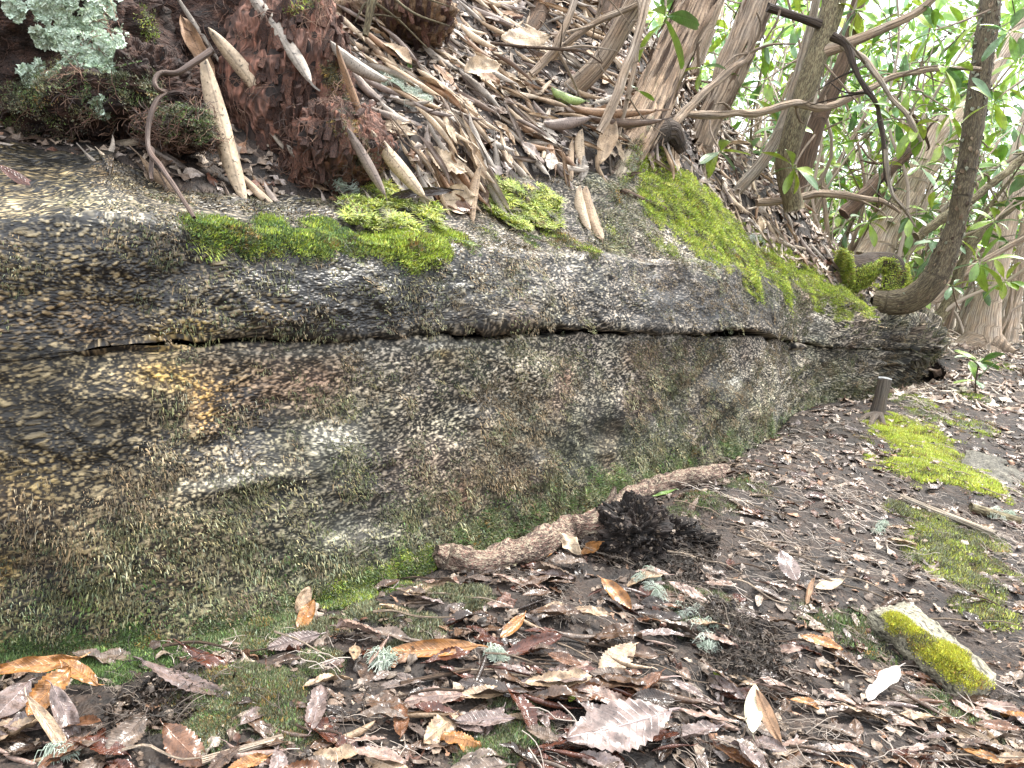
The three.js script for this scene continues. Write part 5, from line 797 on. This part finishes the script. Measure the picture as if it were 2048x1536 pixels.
  far.forEach((l, k) => inst('far_litter', k ? rolled[1] : scrap[0], scm, l, ['pale dry leaves strewn along the far path and slope', 'rolled dry leaves strewn along the far path and slope'][k], 'leaf litter'));
  const F = [fibreGeo(16, 15, .08, .0007, .2, .01), fibreGeo(18, 16, .05, .0006, .17, .008), fibreGeo(12, 17, .1, .0009, .22, .012)], fi = [[], [], []];
  for (const { p, n } of sampler(tFloor)(4600, (a) => inView(a) && a.z > -5.5 ? near(a) : 0)) {
    const q = nearFoot(p.x, p.z); if (q.d < .06) continue; const rgt = sstep(.0, .7, p.x) * .8 + .1; if (rnd() > rgt + .5 * fbm2(p.x * 3, p.z * 3, 44, 2)) continue;
    fi[Math.floor(rnd() * 3)].push({ m: frame(p.addScaledVector(n, .003), n, V(1 + R(-.6, .6), 0, .9 + R(-.6, .6)), R(.6, 1.25)), c: tint([[.18, .14, .11], [.27, .225, .185], [.09, .068, .052], [.36, .31, .265]], .25) });
  }
  fi.forEach((l, k) => inst('hair_roots', F[k], plain, l, ['fine hair roots netting the bare soil', 'short hair roots netting the bare soil', 'long loose roots netting the bare soil'][k], 'roots'));
  // dark root hairs over the soil mound by the fallen branch
  const B = blobsOf([[1290, 1060, .12], [1260, 1090, .1], [1340, 1080, .1], [1310, 1120, .1], [1480, 1290, .1], [330, 1430, .07], [1430, 1250, .08], [1230, 1070, .06]], ['floor']), dk = [[], []];
  for (const { p, n } of sampler(tFloor)(350, (a) => B.some((b) => b.p.distanceTo(a) < b.r * 1.3) ? 1 : 0)) if (inBlobs(B, p, 14, .4) > 0) dk[rnd() < .5 ? 0 : 1].push({ m: frame(p.addScaledVector(n, R(0, .012)), n.clone().add(V(R(-.4, .4), 0, R(-.4, .4))).normalize(), V(R(-1, 1), 0, R(-1, 1)), R(.5, .9)), c: tint([[.05, .04, .032], [.09, .07, .055], [.03, .025, .02], [.17, .14, .11]], .3) });
  const ck = []; for (const { p, n } of sampler(tFloor)(3000, (a) => B.some((b) => b.p.distanceTo(a) < b.r * 1.3) ? 1 : 0)) if (inBlobs(B, p, 18, .8) > 0) ck.push({ m: frame(p.addScaledVector(n, R(0, .02)), V(R(-1, 1), R(-.2, 1), R(-1, 1)).normalize(), V(R(-1, 1), R(-1, 1), R(-1, 1)), R(.006, .03)), c: tint([[.03, .022, .018], [.055, .04, .03], [.09, .065, .05]], .3) });
  for (const t of targets.filter((q) => q.kind === 'clod')) for (const { p, n } of sampler(t)(420)) ck.push({ m: frame(p, n.add(V(R(-1, 1), R(-1, 1), R(-1, 1))).normalize(), V(R(-1, 1), R(-1, 1), R(-1, 1)), R(.006, .024)), c: tint([[.03, .022, .018], [.06, .045, .036], [.11, .085, .065], [.2, .16, .13]], .3) });
  inst('soil_crumbs', scrap[2], scm, ck, 'ragged dark crumbs of soil and humus on the mound and hollows', 'soil');
  dk.forEach((l, k) => inst('soil_fibres', F[k], plain, l, ['dark fibrous soil of the mound beside the fallen branch', 'short dark fibres on the soil mound and hollows'][k], 'soil'));
}
const marks = [[1765, 780, 'sawn stub'], [1860, 1310, 'mossy stone slab'], [960, 1115, 'thick end of the fallen branch'], [1400, 950, 'thin end of the fallen branch'], [1290, 1060, 'dark soil mound'], [1860, 900, 'bright ground moss'], [620, 200, 'rotten stump'], [1290, 240, 'shaggy trunk foot'], [1400, 420, 'moss carpet'], [1590, 500, 'lower moss carpet'], [1585, 410, 'dark trunk foot'], [1150, 170, 'smooth tan stem foot'], [1050, 80, 'short dark trunk'], [800, 185, 'mint lichen tuft'], [1030, 410, 'lime star moss'], [480, 1400, 'mottled moss'], [330, 1430, 'dark hollow'], [1700, 520, 'domed moss cushion'], [1520, 405, 'arching branch foot'], [1480, 1280, 'black soil hollow'], [1900, 1100, 'pale moss spread'], [1960, 930, 'flat path stone'], [1950, 760, 'path sapling'], [800, 50, 'crumbled stump top'], [930, 60, 'upper bank twigs'], [1240, 150, 'upright pale stick']];
const taken2 = {};
function nearMark(kind, x, y) { // the label: what it is and where it lies from the nearest thing one can find; a shared one gets a group
  const L = marks.map(([a, b, n]) => [Math.hypot(x - a, (y - b) * 1.3), x - a, y - b, n]).sort((p, q) => p[0] - q[0]); let best = null;
  for (const [r, dx, dy, n] of L.slice(0, 4)) { const rel = r < 28 ? 'touching' : Math.abs(dx) > 2.4 * Math.abs(dy) ? (dx > 0 ? 'right of' : 'left of') : Math.abs(dy) > 2.4 * Math.abs(dx) ? (dy > 0 ? 'below' : 'above') : (dy > 0 ? 'below and ' : 'above and ') + (dx > 0 ? 'right of' : 'left of'), t = `${kind} ${rel} the ${n}`; best ??= t; if (!taken2[t]) { taken2[t] = 1; return t; } }
  taken2[best]++; return best;
}
// ---- particular leaves: two sighted ends, width and kind
function hero(label, A, B, wpx, mat, { roll = 0, teeth = 0, bend = .03, wave = .02, lift = .012, kinds, name = Math.abs(roll) > 1.8 ? 'rolled_leaf' : 'fallen_leaf', peak = .52, ragged = .05, face = 0, twist = .3, stalk = .14, seed = 1 } = {}) {
  const a = cast(A[0], A[1], kinds), b = cast(B[0], B[1], kinds); if (!a || !b) return;
  let da = depthOf(a.p), db = depthOf(b.p); const mx = Math.min(da, db) + .07; da = Math.min(da, mx); db = Math.min(db, mx); // a stiff leaf bridges hollows
  const pa = at(A[0], A[1], da), pb = at(B[0], B[1], db);
  const L = pa.distanceTo(pb), W = wpx * depthOf(pa) / FPX, mid = pa.clone().lerp(pb, .5), view = EYE.clone().sub(mid).normalize(), n = a.n.clone().add(b.n).normalize().lerp(view, .35 + face).normalize();
  const g = leafGeo({ L: 1, W: (Math.abs(roll) > 1.2 ? W * Math.min(Math.abs(roll), 3) * .98 : W) / L, nL: teeth ? 26 : 22, nW: Math.abs(roll) > 1.2 ? 16 : 8, roll, teeth, bend, wave, seed, peak, ragged, twist, stalk });
  marks.push([(A[0] + B[0]) / 2, (A[1] + B[1]) / 2, label.split(/ (?:lying|hanging|standing|slanting|beside|behind|with|at|in|by|under|above|below|right|left|just|between|near|towards|bridging|bending|leaning|over|caught|on|and|edge|against) ?/)[0]]); const m = single(name, g, mat, label, 'leaf'); frame(mid.addScaledVector(n, lift), n, pb.sub(pa), L).decompose(m.position, m.quaternion, m.scale); return m;
}
const rl = { roll: -2.7, wave: .008, kinds: ['floor', 'upper', 'stump', 'mass'], twist: .2, lift: .02 };
hero('big rolled buff leaf hanging over the ledge beside the hooked root', [498, 400], [388, 148], 46, DRY['pale buff'], { ...rl, seed: 2, lift: .035 });
hero('rolled tan leaf with a curved stalk lying against the red stump', [562, 245], [432, 70], 36, DRY['pale buff'], { ...rl, seed: 3, lift: .03 });
hero('long pale rolled leaf slanting across the top of the red stump', [640, 195], [498, -25], 34, DRY['silvery grey'], { ...rl, seed: 4, lift: .04 });
hero('brown wavy leaf edge standing above the hooked root', [440, 170], [375, 40], 44, DRY['cinnamon brown'], { roll: 1.2, wave: .05, seed: 5, kinds: rl.kinds, lift: .03 });
hero('thin white rolled leaf behind the rolled buff leaf', [440, 130], [370, -10], 12, DRY['silvery grey'], { ...rl, seed: 6 });
hero('grey rolled leaf lying right of the red stump', [770, 170], [655, 92], 30, DRY['silvery grey'], { ...rl, seed: 7 });
hero('long cinnamon leaf stalk slanting down the bank beside the stump', [770, 275], [638, 118], 17, DRY['cinnamon brown'], { ...rl, roll: -3, seed: 8 });
hero('cinnamon rolled leaf standing in the star moss below the stump', [768, 392], [692, 258], 24, DRY['grey-mauve'], { ...rl, seed: 9 });
hero('pale buff rolled leaf just right of the cinnamon rolled leaf', [842, 402], [742, 262], 34, DRY['pale buff'], { ...rl, seed: 10 });
hero('narrow speckled leaf lying at the right foot of the stump', [680, 392], [576, 292], 24, DRY['silvery grey'], { ...rl, roll: -2.2, seed: 11 });
hero('torn pale buff leaf lying flat above the star moss', [930, 345], [842, 300], 46, DRY['pale buff'], { wave: .06, ragged: .5, teeth: 1, seed: 12, kinds: rl.kinds });
hero('broad pale tan leaf with curled edge between the two star mosses', [935, 395], [868, 405], 66, DRY['pale buff'], { wave: .05, roll: .7, ragged: .2, seed: 13, kinds: rl.kinds, lift: .03 });
hero('upright tan rolled leaf right of the broad pale leaf', [948, 445], [942, 342], 22, DRY.tan, { ...rl, seed: 14 });
hero('blackish wet leaf lying over the star moss edge', [900, 380], [765, 402], 24, WET['blackish brown'], { roll: 1.0, seed: 15, kinds: rl.kinds, lift: .03 });
hero('brown leaf folded under the broad pale leaf', [935, 425], [860, 400], 40, WET['chestnut brown'], { roll: .9, wave: .04, seed: 16, kinds: rl.kinds, lift: .02 });
hero('folded tan leaf pair hanging on the rock edge, right half', [1200, 482], [1163, 385], 40, DRY.tan, { roll: -1.5, wave: .01, seed: 17, kinds: rl.kinds, lift: .02 });
hero('folded tan leaf pair hanging on the rock edge, left half', [1175, 465], [1150, 385], 26, DRY['pale buff'], { roll: -1.7, wave: .01, seed: 18, kinds: rl.kinds, lift: .025 });
hero('green rolled leaf in the middle of the dry litter bank', [1160, 222], [1094, 192], 24, new THREE.MeshPhysicalMaterial({ side: THREE.DoubleSide, color: lin(.34, .46, .16), map: dryMap, roughness: .5 }), { ...rl, seed: 19, lift: .05 });
hero('small fresh green leaf standing up right of the stump', [822, 150], [812, 118], 12, GREEN[1], { roll: .6, seed: 20, kinds: rl.kinds });
hero('large pale scalloped leaf near the top of the bank', [1090, 92], [995, 98], 52, DRY['pale buff'], { teeth: 1, wave: .04, seed: 21, kinds: rl.kinds, lift: .05 });
hero('pale hooded leaf at the centre of the litter bank', [985, 150], [915, 168], 50, DRY['pale buff'], { roll: .9, wave: .06, seed: 22, kinds: rl.kinds, lift: .05 });
hero('long mauve rolled leaf above the looped twigs of the bank', [1170, 255], [1075, 262], 26, DRY['grey-mauve'], { ...rl, seed: 23, lift: .05 });
hero('long tan rolled leaf bridging towards the shaggy trunk', [1310, 226], [1110, 245], 22, DRY['cinnamon brown'], { ...rl, seed: 24, lift: .05 });
hero('second long rolled leaf bridging towards the shaggy trunk', [1320, 245], [1150, 262], 20, DRY['dark brown'], { ...rl, seed: 25, lift: .05 });
hero('pale rolled leaf hanging below the bank by the mossy root', [1165, 345], [1145, 275], 26, DRY['pale buff'], { ...rl, seed: 26, lift: .04 });
hero('broad buff leaf hanging beside the mossy trunk foot', [1188, 340], [1205, 250], 46, DRY.tan, { roll: .9, wave: .05, seed: 27, kinds: rl.kinds, lift: .05 });
hero('red brown flat leaf on the ledge at the left edge', [80, 375], [5, 352], 22, WET['dark red-brown'], { seed: 28, lift: .004 });
const gd = { kinds: ['floor'], lift: .016 };
hero('long orange brown leaf lying left of the wet leaf heap', [955, 1308], [772, 1306], 44, WET['orange-brown'], { ...gd, roll: .9, wave: .012, seed: 30, stalk: .12, face: .2 });
hero('small ochre leaf at the upper left of the wet leaf heap', [1045, 1245], [1000, 1280], 26, WET['orange-brown'], { ...gd, roll: .5, seed: 31 });
hero('pale toothed leaf lying by the moss left of the fallen branch', [892, 1178], [808, 1198], 38, WET['pale tan'], { ...gd, teeth: 1, seed: 32, wave: .03 });
hero('orange curled leaf lying highest in the lower left corner', [160, 1332], [-30, 1372], 44, WET['orange-brown'], { ...gd, roll: 1.0, wave: .05, seed: 33, face: .2, lift: .03 });
hero('broad orange oak leaf bending down in the lower left corner', [140, 1350], [60, 1445], 64, WET['orange-brown'], { ...gd, teeth: 1, roll: .8, wave: .06, seed: 34, face: .25, lift: .03 });
hero('orange leaf tip beside the broad orange oak leaf', [192, 1382], [120, 1362], 38, WET['orange-brown'], { ...gd, roll: .5, wave: .04, seed: 35, lift: .03 });
hero('mauve grey leaf under the orange leaves at the left edge', [60, 1380], [-20, 1460], 60, WET['mauve-grey'], { ...gd, wave: .05, seed: 36, lift: .02 });
hero('standing mauve brown leaf right of the orange oak leaf', [110, 1395], [150, 1490], 46, WET['mauve-grey'], { ...gd, roll: .8, wave: .06, seed: 37, face: .3, lift: .02 });
hero('pale twisted leaf at the bottom left', [60, 1425], [145, 1520], 30, WET['pale tan'], { ...gd, roll: .9, wave: .03, seed: 38, face: .2 });
hero('broad tan leaf leaning at the bottom left', [285, 1445], [215, 1520], 64, WET['grey-brown'], { ...gd, teeth: 1, roll: .7, wave: .06, seed: 39, face: .2 });
hero('reddish toothed leaf at the bottom left of centre', [330, 1470], [410, 1530], 66, WET['chestnut brown'], { ...gd, teeth: 1, wave: .05, seed: 40, face: .15 });
hero('blue grey ribbed leaf by the moss mound', [642, 1278], [535, 1306], 40, WET['mauve-grey'], { ...gd, teeth: 1, roll: .5, seed: 41, face: .25 });
hero('mauve ribbed leaf lying below the green moss mound', [292, 1345], [452, 1396], 38, WET['mauve-grey'], { ...gd, teeth: 1, wave: .03, seed: 42 });
hero('dark red brown leaf lying behind the mauve ribbed leaf', [370, 1325], [495, 1362], 36, WET['dark red-brown'], { ...gd, teeth: 1, wave: .04, seed: 43 });
hero('small buff leaf standing against the rock foot', [598, 1232], [612, 1182], 34, WET['pale tan'], { roll: .6, wave: .05, seed: 44, face: .3 });
hero('pale orange leaf scrap below the small buff leaf', [600, 1265], [625, 1215], 34, WET['orange-brown'], { roll: .4, wave: .05, ragged: .4, seed: 45, face: .3 });
hero('largest mauve grey leaf with ribs at bottom centre', [1335, 1430], [1130, 1505], 112, WET['mauve-grey'], { ...gd, teeth: 1, wave: .025, seed: 46, lift: .02 });
hero('pale pink toothed leaf above the largest mauve leaf', [1265, 1308], [1200, 1350], 56, WET['pale tan'], { ...gd, teeth: 1, wave: .02, seed: 47 });
hero('wet dark red serrated leaf in the middle of the leaf heap', [1120, 1330], [1240, 1385], 40, WET['dark red-brown'], { ...gd, teeth: 1, seed: 48 });
hero('wet red brown leaf standing in the middle of the leaf heap', [1005, 1310], [1120, 1290], 44, WET['dark red-brown'], { ...gd, teeth: 1, roll: .8, seed: 49, face: .2 });
hero('bright red brown leaf at the upper right of the leaf heap', [1200, 1170], [1260, 1225], 40, WET['orange-brown'], { ...gd, roll: .8, wave: .03, seed: 50, face: .2 });
hero('orange lance leaf beside the cream leaf at lower right', [1562, 1492], [1508, 1388], 32, DRY['cinnamon brown'], { ...gd, roll: .4, seed: 51, wave: .006, face: .2 });
hero('cream white leaf beside the orange lance leaf', [1506, 1480], [1508, 1378], 42, new THREE.MeshPhysicalMaterial({ side: THREE.DoubleSide, color: lin(.78, .76, .56), map: dryMap, roughness: .6 }), { ...gd, roll: -.6, seed: 52, wave: .01 });
hero('chalky white curled leaf left of the mossy slab end', [1795, 1358], [1738, 1402], 48, new THREE.MeshPhysicalMaterial({ side: THREE.DoubleSide, color: lin(.85, .78, .74), map: dryMap, roughness: .7 }), { ...gd, roll: .8, wave: .05, ragged: .4, seed: 53 });
hero('cream oval leaf lying above the mossy slab', [1682, 1172], [1628, 1182], 24, DRY['pale buff'], { ...gd, seed: 54 });
hero('brown rolled leaf below the cream oval leaf', [1610, 1210], [1622, 1170], 14, DRY['cinnamon brown'], { ...gd, roll: -2.6, seed: 55 });
hero('grey ribbed leaf on the soil right of the dark mound', [1560, 1105], [1590, 1175], 40, WET['mauve-grey'], { ...gd, teeth: 1, seed: 56 });
hero('shiny green leaf by the end of the fallen branch', [1352, 990], [1305, 1000], 12, GREEN[1], { ...gd, roll: .7, seed: 57 });
hero('tiny bright green leaf in the wet leaf heap', [1150, 1405], [1136, 1418], 15, GREEN[2], { ...gd, roll: .5, seed: 58, lift: .025 });
hero('small orange oak leaf on the fallen branch stub', [1205, 1072], [1165, 1100], 26, WET['orange-brown'], { teeth: 1, ragged: .6, seed: 59, face: .3, lift: .03 });
hero('pale torn leaf caught on the fallen branch', [1120, 1085], [1160, 1110], 44, DRY['pale buff'], { ragged: .5, wave: .08, roll: .8, seed: 60, face: .3, lift: .03 });
hero('rolled tan leaf at the bottom right of centre', [1380, 1485], [1300, 1440], 16, DRY.tan, { ...gd, roll: -2.7, seed: 61 });
hero('yellow green narrow leaf below the right end of the leaf heap', [1455, 1380], [1420, 1350], 12, GREEN[2], { ...gd, roll: .6, seed: 62 });
// ---- the many: leaves one can count, laid where the photograph shows them
const zoneG = (x, y) => x < 720 ? 'by the mossy rock foot at lower left' : y < 1010 ? 'near the far foot of the rock' : x > 1640 ? 'around the mossy stone slab' : x > 1380 ? 'on the rooty soil right of the wet heap' : y < 1180 ? 'between the fallen branch and the wet heap' : 'in the wet leaf heap at bottom centre';
for (let k = 0, n = 0; n < 285 && k < 3000; k++) {
  const x = R(-20, 2070), y = 800 + 760 * Math.sqrt(rnd()), h = cast(x, y); if (!h || h.kind !== 'floor' || nearFoot(h.p.x, h.p.z).d < .03) continue;
  const heap = Math.exp(-(((x - 1180) / 330) ** 2 + ((y - 1350) / 200) ** 2)), lower = Math.exp(-(((x - 150) / 260) ** 2 + ((y - 1500) / 60) ** 2)), farp = Math.exp(-(((x - 1650) / 170) ** 2 + ((y - 940) / 90) ** 2)), mid = Math.exp(-(((x - 1080) / 230) ** 2 + ((y - 1200) / 70) ** 2)), br = x > 1380 && y > 1330 ? .6 : 0;
  if (rnd() > .16 + heap + lower * .9 + farp * .7 + mid + br) continue; n++;
  const red = heap > .35 || farp > .4, c = red ? pick(['dark red-brown', 'dark red-brown', 'chestnut brown', 'mauve-grey', 'mauve-grey', 'grey-brown', 'dark red-brown', 'umber brown', 'umber brown', 'faded pink-brown', 'pale tan', 'blackish brown']) : pick(['mauve-grey', 'mauve-grey', 'grey-brown', 'grey-brown', 'pale tan', 'chestnut brown', 'dark red-brown', 'umber brown', 'umber brown', 'faded pink-brown', 'faded pink-brown', 'orange-brown', 'pale tan']);
  const curl = rnd() < (y < 1010 ? .5 : .2), zn = zoneG(x, y), kind = curl ? 'curled' : 'toothed flat', size = curl ? R(.05, .1) : R(.05, .1) + .03 * heap * rnd();
  lay(curl ? 'curled_leaf' : 'fallen_leaf', curl ? pick(rolled) : pick(serrate), WET[c], h, imgDir(x > 1380 ? R(10, 75) : R(-180, 180)), size, R(.003, .018) + .012 * heap, .35, nearMark(`${kind} ${c} leaf`, x, y), 'leaf', `${kind} ${c} leaves ${zn}`);
}
const zoneB = (x, y) => x > 1330 ? 'in the litter strip above the moss slab' : y > 330 ? 'low on the bank just above the rock edge' : x < 900 ? 'on the bank beside the red stump' : y < 150 ? 'high on the bank under the trunks' : x > 1130 ? 'at the foot of the shaggy trunk' : 'in the middle of the litter bank';
for (let k = 0, n = 0; n < 296 && k < 4000; k++) {
  const strip = rnd() < .22, x = strip ? R(1330, 1760) : R(690, 1340), y = strip ? R(280, 540) : R(-10, 430), h = cast(x, y); if (!h || h.kind !== 'floor' || (strip && h.p.z < -6)) continue;
  if (!strip && y > 150 + .5 * (x - 640) && x < 900 && rnd() < .5) continue; n++;
  const flat = rnd() < .26, c = pick(['tan', 'tan', 'pale buff', 'pale buff', 'grey-mauve', 'silvery grey', 'dark brown', 'cinnamon brown', 'silvery grey']), zn = zoneB(x, y);
  const ang = x < 980 ? R(20, 62) : y > 215 && y < 300 ? R(-22, 28) : y > 300 ? R(55, 120) : R(-60, 70), kind = flat ? 'flat' : 'rolled';
  const d = depthOf(h.p); lay(flat ? 'dry_leaf' : 'rolled_leaf', flat ? pick(serrate) : pick(rolled), DRY[c], h, imgDir(ang + (rnd() < .5 ? 180 : 0)), flat ? R(.08, .13) : R(.12, .2), R(.004, .04), .3, nearMark(`${kind} ${c} leaf`, x, y), 'leaf', `${kind} ${c} leaves ${zn}`);
}
// sticks lying about
const stickG = [0, 1, 2, 3].map((k) => tubeGeo([0, 1, 2, 3, 4].map((i) => ({ p: V(i / 4 - .5, .05 * n2(i * .9, k, 3), .03 * n2(i, k, 5)), r: .016 * (1 - .12 * i) })), { seg: 6, step: .12, rough: .25, seed: k }));
const stickM = { 'pale grey': BARK.pale, tan: BARK.tan, 'dark brown': BARK.brown };
for (let k = 0, n = 0; n < 90 && k < 900; k++) {
  const up = rnd() < .55, x = up ? R(680, 1760) : R(300, 2050), y = up ? R(0, 520) : R(830, 1530), h = cast(x, y); if (!h || h.kind !== 'floor' || h.p.z < -6.5) continue; n++;
  const c = pick(Object.keys(stickM)), zn = up ? zoneB(x, y) : zoneG(x, y); lay('stick', pick(stickG), stickM[c], h, imgDir(x > 1300 ? R(-10, 60) : R(-40, 60)), [R(.08, .26), R(.12, .22), R(.12, .22)], R(.006, .02), .2, nearMark(`thin ${c} stick`, x, y), 'stick', `thin ${c} sticks ${zn}`);
}
for (const [l, A, B, r, m] of [['pale straight stick at the bottom left of centre', [405, 1535], [565, 1488], 8, BARK.pale], ['pair of thin twigs left of the wet leaf heap', [800, 1378], [940, 1350], 5, BARK.brown], ['long tan stick running to the bottom right corner', [1880, 1440], [2060, 1540], 9, BARK.tan], ['grey stick lying above the bright ground moss patch', [1800, 1000], [1990, 1075], 7, BARK.grey], ['lichen whitened stick at the right edge', [1940, 1020], [2040, 1050], 10, BARK.speck], ['short pale stick on the star moss at the rock edge', [1050, 405], [1100, 428], 7, BARK.pale], ['dark stick lying at the foot of the mossy trunk root', [1240, 385], [1330, 425], 6, BARK.brown]]) {
  const a = cast(...A), b = cast(...B), mid = cast((A[0] + B[0]) / 2, (A[1] + B[1]) / 2), f = (h) => ({ p: h.p.clone().add(V(0, .01, 0)), r: r * depthOf(h.p) / FPX }), g = tubeGeo([f(a), f(mid), f(b)], { seg: 8, step: .015, rough: .2, seed: A[0] }), o = a.p.clone(); g.translate(-o.x, -o.y, -o.z); single('stick', g, m, l, 'stick').position.copy(o);
}
renderer.render(scene, camera);
